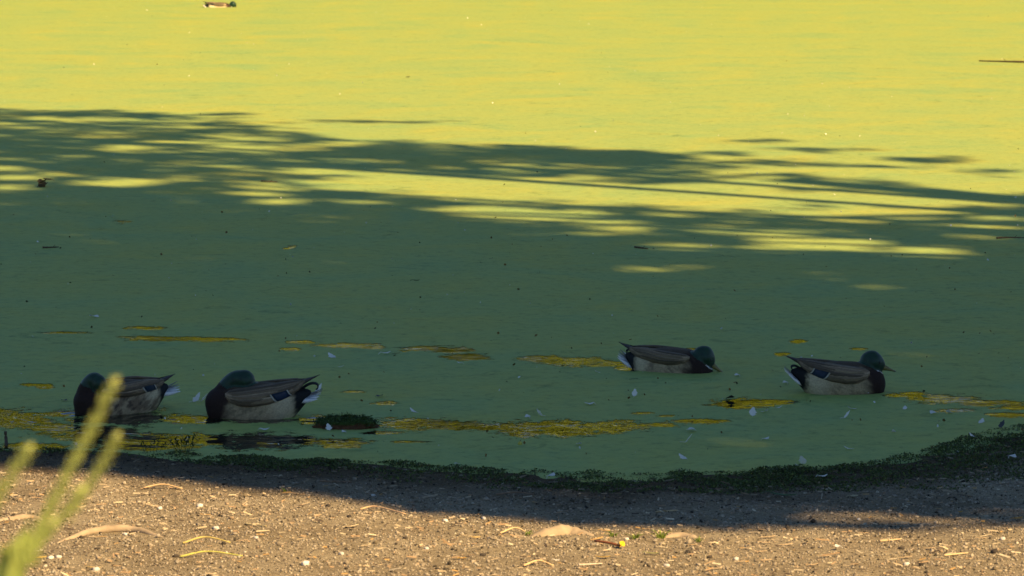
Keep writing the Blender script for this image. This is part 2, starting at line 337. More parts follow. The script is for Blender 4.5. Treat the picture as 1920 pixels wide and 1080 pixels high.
for nm, selm, trunk, zc, th, lab in (('shade_tree', ~split, (12.6, 5.6), 13.0, 1.6, 'broad leafy tree on the bank whose crown shades the four ducks'),
                                ('shade_tree', split, (15.4, 13.6), 14.5, 1.7, 'second leafy tree whose crown throws the streaky shadow edge across the duckweed')):
    x, y, zb0 = gx[selm], gy[selm], gz0[selm]; n = len(x)
    zz = zc + th * rng.normal(size=n).clip(-1.8, 1.8) + 0.8 * vnoise(x, y, 0.5, 21)
    tt = (zz - zb0) / SD[2]
    P = np.stack([x + SD[0] * tt, y + SD[1] * tt, zz], 1)
    L = rng.uniform(0.15, 0.26, n); Vl, Fl = leaf_quads(P, L, L * 0.62, rng)
    gz = float(ground_z(*trunk)); e = empty(nm, (trunk[0], trunk[1], gz)); tag(e, lab, 'tree', 'trees shading the pond')
    o = np.array([trunk[0], trunk[1], gz])
    link('crown', npmesh('crown', Vl - o, Fl), e, [M['crown']])
    mb = MB(); mb.add(*tube(catmull([(0, 0, -0.3), (0.05, 0, 1.0), (-0.15, 0.1, 2.6), (-0.3, 0.2, 4.2), (-0.5, 0.4, zc)], 14), np.linspace(0.42, 0.18, 14) * (1 + 0.7 * np.exp(-np.arange(14) * 1.1)), 14)); mb.build('trunk', M['bark'], e)
    for k in range(16):
        q = P[rng.integers(n)] - o; s = np.array([-0.3, 0.2, rng.uniform(3.5, zc - 2)])
        m_ = (s + q) / 2 + np.array([0, 0, 0.9]); c = catmull([s, m_, q], 10); mb = MB(); mb.add(*tube(c, np.linspace(0.10, 0.015, 10), 8)); mb.build('limb', M['bark'], e)

# far-shore trees: they stand above the view and show only mirrored in the open water
def far_tree_mesh(seed):
    r = np.random.default_rng(seed); P = []
    for k in range(34):
        c = np.array([r.normal(0, 2.1), r.normal(0, 1.6), r.uniform(1.5, 14.5)]); wv = 1.2 - abs(c[2] - 7) / 14; c[:2] *= wv
        P.append(c + r.normal(size=(150, 3)) * (1.0, 1.0, 0.75))
    P = np.concatenate(P); P[:, 2] = np.abs(P[:, 2]) + 0.3; L = r.uniform(0.35, 0.6, len(P)); return npmesh('crown', *leaf_quads(P, L, L * 0.7, r))
fm = [far_tree_mesh(s) for s in (1, 2, 3)]
for m_ in fm: m_.materials.append(M['farcrown'])
mb = MB(); mb.add(*tube(catmull([(0, 0, -0.4), (0.1, 0, 3), (-0.1, 0.1, 8), (0, 0, 13)], 12), np.linspace(0.3, 0.06, 12), 10)); ftr = mb.mesh('trunk'); ftr.materials.append(M['bark'])
for i, x in enumerate(np.linspace(-19, 19, 11)):
    y = FAR + 3.0 + 2.2 * ((i * 7) % 3); e = empty('far_tree', (x, y, float(ground_z(x, y))), i * 1.7); tag(e, 'yellowing tree on the far shore mirrored in open water', 'tree', 'trees along the far shore')
    link('crown', fm[i % 3], e); link('trunk', ftr, e)

# ------------------------------------------------------------------ ducks
TORSO = [(0.208, 0.030, 0.055, 0.012), (0.198, -0.005, 0.088, 0.040), (0.175, -0.035, 0.118, 0.066), (0.13, -0.055, 0.138, 0.088), (0.07, -0.063, 0.146, 0.100), (0.0, -0.066, 0.150, 0.105),
         (-0.07, -0.058, 0.145, 0.100), (-0.12, -0.035, 0.138, 0.088), (-0.16, 0.000, 0.130, 0.068), (-0.19, 0.036, 0.124, 0.048), (-0.215, 0.066, 0.118, 0.030), (-0.232, 0.088, 0.112, 0.010)]
WST = np.array([  # x, y, z, half chord, half thickness, tilt from horizontal
    (0.122, 0.078, 0.104, 0.008, 0.004, 62), (0.105, 0.084, 0.102, 0.026, 0.009, 60), (0.065, 0.090, 0.100, 0.041, 0.013, 58), (0.005, 0.091, 0.102, 0.048, 0.015, 55), (-0.06, 0.080, 0.107, 0.049, 0.015, 53),
    (-0.115, 0.062, 0.114, 0.045, 0.013, 51), (-0.155, 0.046, 0.121, 0.037, 0.011, 48), (-0.183, 0.034, 0.128, 0.026, 0.008, 45), (-0.200, 0.027, 0.134, 0.014, 0.005, 42), (-0.208, 0.024, 0.137, 0.003, 0.002, 40)])
def wing_point(u, a, side, lift, out=0.0, wk=1.0, wdz=0.0):
    s = u * (len(WST) - 1); k = min(int(s), len(WST) - 2); f = s - k; q = WST[k] * (1 - f) + WST[k + 1] * f
    x, y, z, hc, ht, tl = q; hc *= wk; z += wdz * (1 if x > -0.1 else max(0.0, 1 - (-0.1 - x) / 0.1)); tl = math.radians(tl)
    ca, sa = math.cos(a), math.sin(a)
    ridge = 0.0024 * (((ca * 2.6 + u * 2.2) % 1.0) - 0.5) * (sa > 0) * min(1, hc / 0.03)
    d1 = np.array([-math.cos(tl), math.sin(tl)]); d2 = np.array([math.sin(tl), math.cos(tl)])
    bul = -0.30 * hc * ca * ca
    p = np.array([y, z]) + d1 * hc * ca + d2 * ((ht + out + ridge) * sa + bul + 0.10 * hc)
    return np.array([x, side * p[0], p[1] + lift * max(0, (0.05 - x)) ** 1.2])
def make_duck(name, loc, yaw, scale, chain, bill_dir, label, tail_up=0.42, spec=True, ring=0.5, sink=0.0, lift=0.25, moult=0.0, curl=1.0, wk=1.0, wdz=0.0, white_ring=True, sun_gain=1.0, head=(0.052, 0.037, 0.046), bill_len=1.0, seed=1, head_up=(0, 0, 1), pitch=0.0):
    r = np.random.default_rng(seed); e = empty(name, loc, yaw); e.scale = (scale,) * 3
    tag(e, label, 'duck', 'mallard drakes on the pond')
    e.rotation_euler = (0, pitch, yaw)
    up = np.array([0, 0, -sink])
    # torso + neck + head fused into one surface
    ts = np.array(TORSO); xs_ = ts[:, 0]; rings = []; ang = np.arange(28) * 2 * math.pi / 28
    for i in range(40):
        s = i / 39 * (len(ts) - 1); k = min(int(s), len(ts) - 2); f = s - k; x, zb, zt, hw = ts[k] * (1 - f) + ts[k + 1] * f
        zc, hz = (zb + zt) / 2, (zt - zb) / 2
        rings.append(np.stack([np.full(28, x), hw * np.sign(np.cos(ang)) * np.abs(np.cos(ang)) ** 0.85, zc + hz * np.sign(np.sin(ang)) * np.abs(np.sin(ang)) ** 0.92], 1))
    mb = MB(); mb.add(*loft(rings))
    ch = np.array(chain, float); cs = catmull(ch, 40); cp, cr = cs[:, :3], np.maximum(cs[:, 3], 0.01)
    mb.add(*tube(cp, cr, 20, ref=(0.01, 1, 0)))
    for i in (0, -1):                                     # rounded ends
        th = np.linspace(0.05, math.pi - 0.05, 10); rr = [np.stack([cp[i][0] + cr[i] * math.sin(q) * np.cos(ang), cp[i][1] + cr[i] * math.sin(q) * np.sin(ang), np.full(28, cp[i][2] + cr[i] * math.cos(q))], 1) for q in th]
        mb.add(*loft(rr[::-1]))
    hc = cp[-1]; bd = nrm(bill_dir); side = nrm(np.cross(head_up, bd)); hu = np.cross(bd, side)
    th = np.linspace(0.04, math.pi - 0.04, 16); rr = []
    for q in th:
        c = math.cos(q); wfront = 1 - 0.22 * max(0, c)
        rr.append(hc + bd * head[0] * c + math.sin(q) * wfront * (np.cos(ang)[:, None] * side * head[1] + np.sin(ang)[:, None] * hu * head[2]) - hu * 0.006 * max(0, c))
    mb.add(*loft(rr))
    tmp = bpy.data.objects.new('tmp', mb.mesh('tmp')); C.objects.link(tmp)
    md = tmp.modifiers.new('r', 'REMESH'); md.mode = 'VOXEL'; md.voxel_size = 0.0045
    m2 = tmp.modifiers.new('s', 'SMOOTH'); m2.factor = 0.5; m2.iterations = 9
    dg = bpy.context.evaluated_depsgraph_get(); me = bpy.data.meshes.new_from_object(tmp.evaluated_get(dg)); bpy.data.objects.remove(tmp)
    n = len(me.vertices); co = np.zeros(n * 3, np.float32); me.vertices.foreach_get('co', co); co = co.reshape(-1, 3).astype(float)
    x, y, z = co.T
    nz = lambda s, k: vnoise(x + 0.7 * z, y * 0.6 + z, s, seed * 10 + k)
    flank = np.array([0.31, 0.235, 0.130]); back = np.array([0.066, 0.045, 0.026]); breast = np.array([0.022, 0.011, 0.007]); rump = np.array([0.008, 0.009, 0.009]); pale = np.array([0.47, 0.39, 0.24])
    col = np.tile(flank, (n, 1))
    def mixc(c, wgt): col[:] = col * (1 - wgt[:, None]) + np.asarray(c) * wgt[:, None]
    mixc(flank * 0.60, 0.85 * sstep(0.0, 0.4, nz(45, 1) + 0.5 * nz(110, 9))); mixc(flank * 1.3, 0.6 * sstep(0.15, 0.4, nz(70, 11)))
    mixc(pale, 0.7 * sstep(-0.04, -0.12, x) * sstep(0.115, 0.09, z))
    mixc(back, sstep(0.108, 0.128, z + 0.012 * nz(40, 2) * 2))
    if moult:
        mixc((0.13, 0.085, 0.05), moult * sstep(-0.15, 0.45, nz(38, 3) + 0.5 * nz(90, 7)) * sstep(0.2, 0.0, np.abs(x + 0.02) - 0.1))
        mixc((0.06, 0.042, 0.028), moult * sstep(0.12, 0.42, nz(55, 4) + 0.4 * nz(120, 8)))
    mixc(breast, sstep(0.070, 0.145, x + 0.035 * nz(30, 5) + 0.02 * nz(90, 12) - 0.15 * np.clip(z - 0.1, 0, 1)))
    mixc(rump, sstep(-0.145, -0.178, x + 0.015 * nz(110, 13) + 0.10 * np.clip(0.06 - z, -0.06, 0.2) + 0.012 * nz(50, 6)))
    # head and neck above the ring
    arc = np.concatenate([[0], np.cumsum(np.linalg.norm(np.diff(cp, axis=0), axis=1))]); arc /= arc[-1]
    D = np.linalg.norm(co[:, None, :] - cp[None], axis=2) - cr[None]
    kk = D.argmin(1); near = D.min(1); ap = arc[kk]
    hd = np.linalg.norm(((co - hc) @ np.stack([bd, side, hu], 1)) / np.array(head), axis=1)
    neckish = near < 0.007
    inhead = hd < 1.10
    white = (near < 0.010) & (np.abs(ap - ring) < 0.028) & (hd > 1.0)
    green = ((neckish & (ap > ring + 0.022)) | inhead) & ~white
    if white_ring:                         # thin collar hugging the base of the head
        white = (hd > 1.11) & (hd < 1.20) & (z < hc[2] - 0.030) & (x > hc[0] - 0.05); green = (hd <= 1.11) | ((hd < 1.16) & ~white & (z > hc[2] - 0.03))
    mixc(breast, (neckish & (ap < ring)).astype(float)[:] * sstep(0.02, 0.09, x))
    mixc((0.55, 0.53, 0.48) if white_ring else breast, white.astype(float)); mixc((0.004, 0.020, 0.012), green.astype(float))
    setcol(me, col * sun_gain)  # sunlight on the far duck is multiplied into its plumage colour
    nf = len(me.polygons); ls = np.zeros(nf, np.int32); me.polygons.foreach_get('loop_start', ls); lv = np.zeros(len(me.loops), np.int32); me.loops.foreach_get('vertex_index', lv)
    me.materials.clear(); body = link('body', me, e, [M['feather'], M['head']], True); me.polygons.foreach_set('material_index', green[lv[ls]].astype(np.int32)); body.location = up
    # bill
    b0 = hc + bd * head[0] * 0.80 - hu * 0.010; rr = []; cc = []
    for s, hw, hh in ((-0.012, 0.014, 0.017), (0.008, 0.0135, 0.0145), (0.024, 0.0125, 0.010), (0.040, 0.0135, 0.0065), (0.054, 0.0135, 0.0045), (0.062, 0.009, 0.0032), (0.065, 0.003, 0.0015)):
        rr.append(b0 + bd * s * bill_len + np.cos(ang)[:, None] * side * hw + np.sin(ang)[:, None] * hu * hh - hu * 0.10 * max(s, 0)); cc += [(0.17, 0.135, 0.035) if s < 0.055 else (0.02, 0.02, 0.012)] * 28
    mb = MB(); V_, F_ = loft(rr); mb.add(V_, F_, cc); q = mb.build('bill', M['bill'], e); q.location = up
    for sd in (-1, 1):
        c = hc + bd * head[0] * 0.48 + side * sd * head[1] * 0.80 + hu * head[2] * 0.22; rr = [c + 0.0048 * (math.cos(t_) * bd + math.sin(t_) * (np.cos(ang[::3])[:, None] * side + np.sin(ang[::3])[:, None] * hu)) for t_ in np.linspace(0.1, 3.04, 6)]
        mb = MB(); mb.add(*loft(rr)); q = mb.build('eye', M['eye'], e); q.location = up
    # wings
    for sd in (-1, 1):
        rings = []; cc = []
        for u in np.linspace(0, 1, 46):
            ring_ = []
            for a in np.arange(26) * 2 * math.pi / 26 * sd:
                a_ = a; ring_.append(wing_point(u, a_, sd, lift, 0.0, wk, wdz)); ca = math.cos(a_)
                st = (ca * 2.6 + u * 2.2) % 1.0
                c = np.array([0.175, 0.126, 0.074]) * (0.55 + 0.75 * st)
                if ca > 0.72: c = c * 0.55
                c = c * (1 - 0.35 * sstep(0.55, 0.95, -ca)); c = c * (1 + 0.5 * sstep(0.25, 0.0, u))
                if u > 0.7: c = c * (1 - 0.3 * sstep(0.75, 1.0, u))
                cc.append(c * sun_gain * (0.9 + 0.25 * r.random()))
            rings.append(np.array(ring_))
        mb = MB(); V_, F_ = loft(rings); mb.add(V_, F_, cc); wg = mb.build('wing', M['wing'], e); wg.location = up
        def patch(nm, u0, u1, a0, a1, out, m_):
            vs = []; nu, na = 7, 6
            for o_ in (out, -0.004):
                for i in range(nu):
                    for j in range(na):
                        v = j / (na - 1); vs.append(wing_point(u0 + (u1 - u0) * i / (nu - 1) + 0.05 * v, (a0 + (a1 - a0) * v) * 1.0, sd, lift, o_, wk, wdz))
            fs = []; K = nu * na
            for i in range(nu - 1):
                for j in range(na - 1):
                    k = i * na + j; fs.append((k, k + na, k + na + 1, k + 1)); fs.append((K + k, K + k + 1, K + k + na + 1, K + k + na))
            for i in range(nu - 1):
                for k in (i * na, i * na + na - 1): fs.append((k, k + na, K + k + na, K + k))
            for j in range(na - 1):
                for k in (j, (nu - 1) * na + j): fs.append((k, k + 1, K + k + 1, K + k))
            mb = MB(); mb.add(vs, fs); return mb.build(nm, m_, wg)
        for (u0, Lu, a0, da) in ((0.10, 0.40, 1.00, 0.05), (0.13, 0.42, 1.45, 0.05), (0.15, 0.40, 1.90, 0.0), (0.34, 0.44, 1.05, 0.1), (0.38, 0.46, 1.50, 0.05), (0.36, 0.40, 1.95, -0.1), (0.55, 0.36, 1.25, 0.15), (0.12, 0.28, 2.35, 0.0), (0.30, 0.26, 2.45, 0.0)):
            vs = []; cs = []; nu, na = 12, 7; tone = r.uniform(0.5, 1.45); u0 += r.uniform(-0.04, 0.04); a0 += r.uniform(-0.12, 0.12)
            for i in range(nu):
                q = i / (nu - 1); wv = 0.30 * math.sin(math.pi * (0.06 + 0.90 * q)) ** 0.75
                for j in range(na):
                    v = j / (na - 1) * 2 - 1; vs.append(wing_point(min(0.985, u0 + q * Lu), a0 + da * q + v * wv, sd, lift, 0.0030 * (1 - abs(v) ** 2) + 0.0012 * q + (-0.002 if abs(v) == 1 or i == 0 else 0), wk, wdz))
                    cs.append(np.array([0.130, 0.092, 0.054]) * tone if abs(v) < 0.5 else np.array([0.23, 0.17, 0.10]) * tone * (0.7 if v > 0 else 1.0))
            fs = [(i * na + j, (i + 1) * na + j, (i + 1) * na + j + 1, i * na + j + 1) for i in range(nu - 1) for j in range(na - 1)]
            mb = MB(); mb.add(vs, fs, cs); mb.build('scapular_feather', M['wing'], wg)
        if not spec: continue
        patch('speculum', 0.47, 0.60, 2.05, 3.02, 0.0070, M['speculum'])
        patch('white_bar', 0.454, 0.466, 2.05, 3.02, 0.0076, M['greybar']); patch('white_bar', 0.604, 0.616, 2.05, 3.02, 0.0076, M['greybar'])
    # primaries crossing over the rump
    def blade(p0, d, upv, L, W, bend, th=0.0012, nseg=9):
        d, upv = nrm(d), nrm(upv); sdv = np.cross(d, upv); rr = []
        for i in range(nseg):
            s = i / (nseg - 1); wv = W * (0.55 + 0.45 * math.sin(math.pi * min(1, s * 1.1 + 0.15))) * (1 - s ** 6) + 0.0006
            c = np.asarray(p0) + d * L * s + upv * bend * s * s
            rr.append(np.array([c + sdv * wv, c + upv * (th + 0.12 * wv), c - sdv * wv, c - upv * th]))
        return loft(rr)
    ztip = 0.150 + lift * 0.30 ** 1.2
    for sd in (-1, 1):
        for k in range(3):
            mb = MB(); p0 = wing_point(0.72, 0.9, sd, lift, 0.0, wk, wdz) - np.array([0, 0, 0.012 + 0.004 * k]); tip = np.array([-0.268 + 0.018 * k, -sd * 0.004 * (1 + k), ztip - 0.010 * k + 0.004])
            mb.add(*blade(p0, tip - p0, (0, 0.35 * sd, 1), np.linalg.norm(tip - p0), 0.0125, 0.004)); q = mb.build('flight_feather', mat_dark, e); q.location = up
    # tail fan
    for k in range(-4, 5):
        a = k * 0.115; d = np.array([-math.cos(a), math.sin(a), tail_up - 0.05 * abs(k)]); p0 = np.array([-0.185, 0.007 * k, 0.100 - 0.05 * tail_up - 0.003 * abs(k)])
        V_, F_ = blade(p0, d, (0.4, 0.24 * k, 1), 0.100 - 0.003 * abs(k), 0.014, 0.006)
        edge = 0.72 if abs(k) >= 3 else (0.45 if abs(k) == 2 else 0.2)
        mb = MB(); mb.add(V_, F_, (edge, edge * 0.97, edge * 0.88)); q = mb.build('tail_feather', M['tail'], e); q.location = up
    if curl:
        for sd in (-1, 1):
            pts = catmull([(-0.185, sd * 0.006, 0.112), (-0.212, sd * 0.009, 0.134), (-0.240, sd * 0.011, 0.143), (-0.258, sd * 0.012, 0.136), (-0.258, sd * 0.013, 0.121), (-0.250, sd * 0.013, 0.116)], 14); pts = pts[0] + (pts - pts[0]) * curl
            mb = MB(); mb.add(*tube(pts, np.linspace(0.006, 0.0018, 14), 8)); q = mb.build('tail_curl', M['black'], e); q.location = up
    return e
mat_dark = mat('dark flight feathers', (0.045, 0.035, 0.028), rough=0.6, spec=0.3, nscale=90, namt=0.2)

def at_water(px, py): p = G(px, py); return (p[0], p[1], 0.0)
# swimming upright, right
p = at_water(1576, 735)
make_duck('mallard_duck', p, math.radians(4), 0.98, [(0.13, 0, 0.05, 0.066), (0.140, 0, 0.082, 0.049), (0.138, 0, 0.102, 0.043), (0.142, 0, 0.125, 0.046), (0.148, 0, 0.142, 0.048)], (0.93, -0.10, -0.22),
          'mallard drake swimming upright with head raised beside yellow gap in weed', ring=0.40, sink=0.005, lift=0.10, seed=3, tail_up=0.8, curl=0.6, head=(0.061, 0.044, 0.056))
# head low, bill at the weed
p = at_water(1258, 694)
make_duck('mallard_duck', p, math.radians(-22), 0.98, [(0.12, 0, 0.06, 0.066), (0.140, 0, 0.076, 0.056), (0.158, 0, 0.094, 0.050), (0.168, 0, 0.110, 0.050)], (0.76, 0.34, -0.52),
          'mallard drake dabbling with olive bill lowered to the duckweed', ring=0.46, sink=0.040, lift=0.02, seed=4, moult=0.35, bill_len=1.3, tail_up=0.8, curl=0.55, wk=0.74, wdz=0.012, spec=False, head=(0.060, 0.044, 0.058), head_up=(0.3, 0, 1))
# preening, head laid over the back
p = at_water(480, 780)
make_duck('mallard_duck', p, math.radians(180), 1.04, [(0.145, 0, 0.06, 0.068), (0.128, 0, 0.100, 0.050), (0.108, 0.004, 0.136, 0.041), (0.078, 0.010, 0.158, 0.040), (0.042, 0.016, 0.156, 0.042)], (-0.80, -0.10, -0.50),
          'preening mallard drake with green head folded back over its wing', ring=0.40, white_ring=False, sink=0.004, lift=0.085, tail_up=0.3, seed=5, head=(0.050, 0.038, 0.044))
# preening its breast, head hanging
p = at_water(224, 771)
make_duck('mallard_duck', p, math.radians(180 + 30), 1.0, [(0.145, 0, 0.06, 0.068), (0.150, 0, 0.105, 0.048), (0.140, 0.010, 0.145, 0.036), (0.126, 0.030, 0.158, 0.035), (0.116, 0.054, 0.140, 0.034)], (-0.10, 0.42, -0.90),
          'mottled mallard drake with dark head drooped to preen its breast', ring=0.40, white_ring=False, wk=0.72, wdz=0.016, sink=0.008, lift=-0.02, tail_up=0.3, seed=6, moult=0.85, head=(0.047, 0.034, 0.038), head_up=(0.1, 0.9, 0.4), curl=False)
# far duck in the sun; body and wing colours lightened to add sunlight
p = at_water(410, 13.5)
make_duck('mallard_duck', p, math.radians(6), 0.88, [(0.12, 0, 0.06, 0.060), (0.175, 0, 0.070, 0.046), (0.215, 0, 0.090, 0.043), (0.240, 0, 0.108, 0.046)], (0.90, 0, -0.42),
          'distant mallard drake swimming alone on sunlit duckweed', ring=0.5, sink=0.066, lift=0.05, wk=0.7, wdz=0.012, tail_up=0.7, curl=0.6, sun_gain=1.7, seed=7, head=(0.062, 0.048, 0.056), bill_len=0.8)

# ------------------------------------------------------------------ feathers on the weed
def feather_mesh(kind, seed):
    r = np.random.default_rng(seed); mb = MB(); nl, nw = 12, 7; vs = []
    for i in range(nl):
        s = i / (nl - 1); wv = 0.36 * math.sin(math.pi * (0.08 + 0.90 * s)) ** 0.7
        for j in range(nw):
            t_ = j / (nw - 1) * 2 - 1; rag = 1 + (0.22 * r.normal() if abs(t_) == 1 else 0)
            x = (s - 0.5) + 0.10 * abs(t_) * wv; y = t_ * wv * rag
            if kind == 0: z = 0.10 + 0.30 * (s - 0.45) ** 2 * 2 - 0.35 * y * y + 0.16 * wv        # cupped, lying
            elif kind == 1: z = 0.03 + 0.85 * s ** 1.8; x = 0.30 * (s - 0.5) + 0.35 * s * s; z += 0.2 * abs(y)   # standing curl
            else: z = 0.05 + 0.45 * s * s - 0.15 * y * y                                             # low curl
            vs.append((x, y, z))
    fs = [(i * nw + j, (i + 1) * nw + j, (i + 1) * nw + j + 1, i * nw + j + 1) for i in range(nl - 1) for j in range(nw - 1)]
    mb.add(vs, fs); mb.add(*tube([(-0.72, 0, 0.02), (-0.5, 0, vs[3][2] + 0.01)] + [vs[i * nw + 3] for i in range(0, nl, 2)], 0.022, 5))
    me = mb.mesh('floating_feather'); z0 = min(v[2] for v in mb.v)
    me.transform(Matrix.Translation((0, 0, -z0 - 0.03))); return me
FM = [feather_mesh(k, 30 + s) for s in range(3) for k in range(3)]
def fmesh(i, m_): me = FM[i].copy(); me.materials.append(m_); me.polygons.foreach_set('use_smooth', np.ones(len(me.polygons), bool)); return me
FW = [fmesh(i, M['white']) for i in range(9)]
mat_df = mat('dark grey feather', (0.045, 0.045, 0.05), rough=0.7); FD = [fmesh(i, mat_df) for i in range(9)]
def drop(mesh, name, px, py, wpx, label, cat, group=None, k=0, on='water', yaw=None, zoff=0.004):
    if on == 'water': p = G(px, py)
    else: p = GZ(px, py)
    o = link(name, mesh); o.location = (p[0], p[1], p[2] + zoff); s = wpx / sc(py); o.scale = (s, s, s)
    o.rotation_euler = (random.uniform(-.12, .12), random.uniform(-.12, .12), random.uniform(0, 6.28) if yaw is None else yaw)
    tag(o, label, cat, group); return o
W = [(176, 596, 15, 0), (622, 671, 13, 2), (723, 665, 15, 0), (596, 738, 15, 1), (366, 755, 16, 1), (380, 754, 14, 1), (497, 808, 15, 0), (617, 808, 11, 1), (990, 784, 12, 0), (1013, 781, 12, 1), (1104, 760, 15, 0), (1190, 744, 11, 1),
     (1383, 706, 11, 0), (1473, 720, 12, 0), (1411, 781, 14, 1), (1434, 774, 11, 2), (1462, 766, 8, 2), (1297, 810, 19, 0), (1586, 785, 13, 1), (1597, 769, 12, 2), (1506, 872, 15, 1), (1496, 876, 9, 2), (1590, 844, 12, 2), (1676, 812, 9, 2),
     (1750, 777, 14, 0), (1780, 776, 12, 2), (1840, 794, 12, 2), (856, 873, 13, 0), (1280, 861, 13, 2), (862, 683, 9, 0), (1085, 835, 10, 2), (775, 774, 12, 2), (640, 690, 8, 2), (1697, 768, 8, 2), (1120, 700, 8, 2), (1823, 820, 10, 2)]
for i, (a, b_, s, k) in enumerate(W):
    drop(FW[(i % 3) * 3 + k], 'floating_feather', a, b_, s * 1.3, 'small white down feather floating on shaded duckweed', 'feather', 'white feathers floating on the duckweed')
drop(FW[1], 'floating_feather', 1288, 831, 20, 'brightest white feather standing on the duckweed in a fleck of sun', 'feather')
for a, b_, s, k, lab in ((120, 753, 12, 0, 'dark grey feather beside the breast of the mottled duck'), (712, 745, 15, 0, 'dark grey feather alone on the weed above the mossy clod'),
                         (1368, 750, 22, 2, 'dark feather at the edge of a yellow gap between the right ducks'), (1877, 803, 16, 1, 'dark upright feather near the green weed bank')):
    drop(FD[k], 'floating_feather', a, b_, s, lab, 'feather')
for i, (a, b_, s) in enumerate(((1436, 825, 14), (645, 812, 12))):
    drop(FW[3 * i], 'floating_feather', a, b_, s, ('white feather with brown tip on the weed near shore', 'white feather lying against the front of the mossy clod')[i], 'feather')
for a, b_, s, k, lab in ((1033, 899, 20, 0, 'grey white feather caught in weeds at the shoreline'), (1542, 900, 20, 0, 'pale feather lying on green weeds at the water edge'), (1897, 863, 20, 0, 'pale feather lying on the wide green weed mat'),
                         (1572, 1032, 15, 0, 'fluffy white down tuft on sunlit sand'), (1043, 1058, 13, 0, 'second fluffy down tuft on sand below the sand mound')):
    drop(FW[k], 'fallen_feather', a, b_, s, lab, 'feather', on='bank', zoff=0.012)

# tiny specks of down and seed scattered over the pond: nobody could count them
def specks(n, lo, hi, size, seed, colr):
    r = np.random.default_rng(seed); px = r.uniform(-60, 1980, n); py = lo + (hi - lo) * r.random(n) ** 1.4; P = np.array([G(a, b_) for a, b_ in zip(px, py)]); P[:, 2] = 0.012
    L = size * r.lognormal(0, 0.4, n).clip(0.4, 1.7); V_, F_ = leaf_quads(P, L, L * 0.8, r); V_[:, 2] = np.maximum(V_[:, 2], 0.005); c = np.repeat(np.array(colr) * r.uniform(0.7, 1.1, (n, 1)), 4, 0); return V_, F_, c
parts = [specks(240, 15, 420, 0.011, 1, (0.7, 0.68, 0.55)), specks(120, 420, 860, 0.010, 2, (0.6, 0.6, 0.55)), specks(170, 20, 860, 0.010, 3, (0.05, 0.05, 0.02)), specks(140, 380, 860, 0.013, 4, (0.16, 0.10, 0.03))]
off = 0; Vs, Fs, Cs = [], [], []
for V_, F_, c in parts: Vs.append(V_); Fs.append(F_ + off); Cs.append(c); off += len(V_)
tag(link('floating_specks', npmesh('floating_specks', np.concatenate(Vs), np.concatenate(Fs), np.concatenate(Cs)), None, [M['litter']]), 'tiny scattered specks of down and seed on the duckweed', 'specks', kind='stuff')

# ------------------------------------------------------------------ floating debris
def leaf_mesh(L, Wd, curl, col, seed=0, name='leaf'):
    r = np.random.default_rng(seed); mb = MB(); vs = []; cs = []; n = 9
    for i in range(n):
        s = i / (n - 1); wv = Wd / 2 * math.sin(math.pi * (s * 0.94 + 0.03)) ** 0.8
        for t_ in (-1, -0.5, 0, 0.5, 1):
            vs.append((L * (s - 0.5), t_ * wv, 0.3 * curl * L * (4 * (s - 0.5) ** 2) + 0.6 * curl * wv * abs(t_) + 0.002)); cs.append(np.array(col) * r.uniform(0.8, 1.2))
    fs = [(i * 5 + j, i * 5 + 5 + j, i * 5 + 6 + j, i * 5 + j + 1) for i in range(n - 1) for j in range(4)]
    mb.add(vs, fs, cs); mb.add(*tube([(-0.72 * L, 0, 0.002), (-0.5 * L, 0, vs[2][2]), (0, 0, 0.003), (0.45 * L, 0, vs[-3][2])], 0.022 * Wd + 0.0006, 5), col=np.array(col) * 0.8)
    return mb.mesh(name)
def put_leaf(name, px, py, wpx, ratio, curl, col, label, cat='leaf', group=None, on='bank', yaw=0.0, m_='litter', seed=0):
    L = wpx / sc(py); me = leaf_mesh(L, L * ratio, curl, col, seed); me.materials.append(M[m_]); me.polygons.foreach_set('use_smooth', np.ones(len(me.polygons), bool))
    o = link(name, me); p = G(px, py, 0.004) if on == 'water' else GZ(px, py); o.location = (p[0], p[1], p[2] + 0.004)
    o.rotation_euler = (random.uniform(-.1, .1), random.uniform(-.08, .08), yaw); tag(o, label, cat, group); return o
# soggy brown leaf heap far left
e = empty('leaf_clump', tuple(G(82, 350))); tag(e, 'soggy brown leaf clump floating in the shaded weed', 'leaf clump')
for k in range(7):
    me = leaf_mesh(0.075, 0.05, 0.35, (0.10, 0.075, 0.03), k); me.materials.append(M['litter']); o = link('leaf', me, e); o.location = (random.uniform(-.03, .03), random.uniform(-.06, .06), 0.006 + 0.010 * k * (k < 5)); o.rotation_euler = (random.uniform(-.4, .4), random.uniform(-.5, .5), k * 0.9)
def stick(name, pts, r0, r1, label, col=(0.09, 0.06, 0.035), cat='stick', group=None, m_='litter', twig=True):
    pts = np.asarray(pts, float); base = pts[0].copy(); c = catmull(pts - base, 14); mb = MB(); mb.add(*tube(c, np.linspace(r0, r1, 14) * (1 + 0.12 * rng.normal(size=14)), 7), col=col)
    if twig: k = 8; d = nrm(c[9] - c[7]); mb.add(*tube([c[k], c[k] + 3 * r0 * d + np.array([0, 0, 2.5 * r0])], [r1 * 0.7, r1 * 0.3], 5), col=col)
    o = mb.build(name, M[m_]); o.location = base; tag(o, label, cat, group); return o
stick('floating_stick', [G(1990, 117, 0.018), G(1925, 116, 0.02), G(1880, 115, 0.015), G(1836, 114, 0.008)], 0.013, 0.006, 'thin brown stick floating far out on sunlit weed')
stick('floating_twig', [G(490, 339, 0.008), G(503, 340, 0.012), G(520, 341, 0.006)], 0.006, 0.003, 'short twig floating in shade with an upright stub')
stick('floating_twig', [G(1868, 446, 0.008), G(1895, 445, 0.012), G(1925, 446, 0.008)], 0.006, 0.003, 'dark twig floating right in the shaded weed')
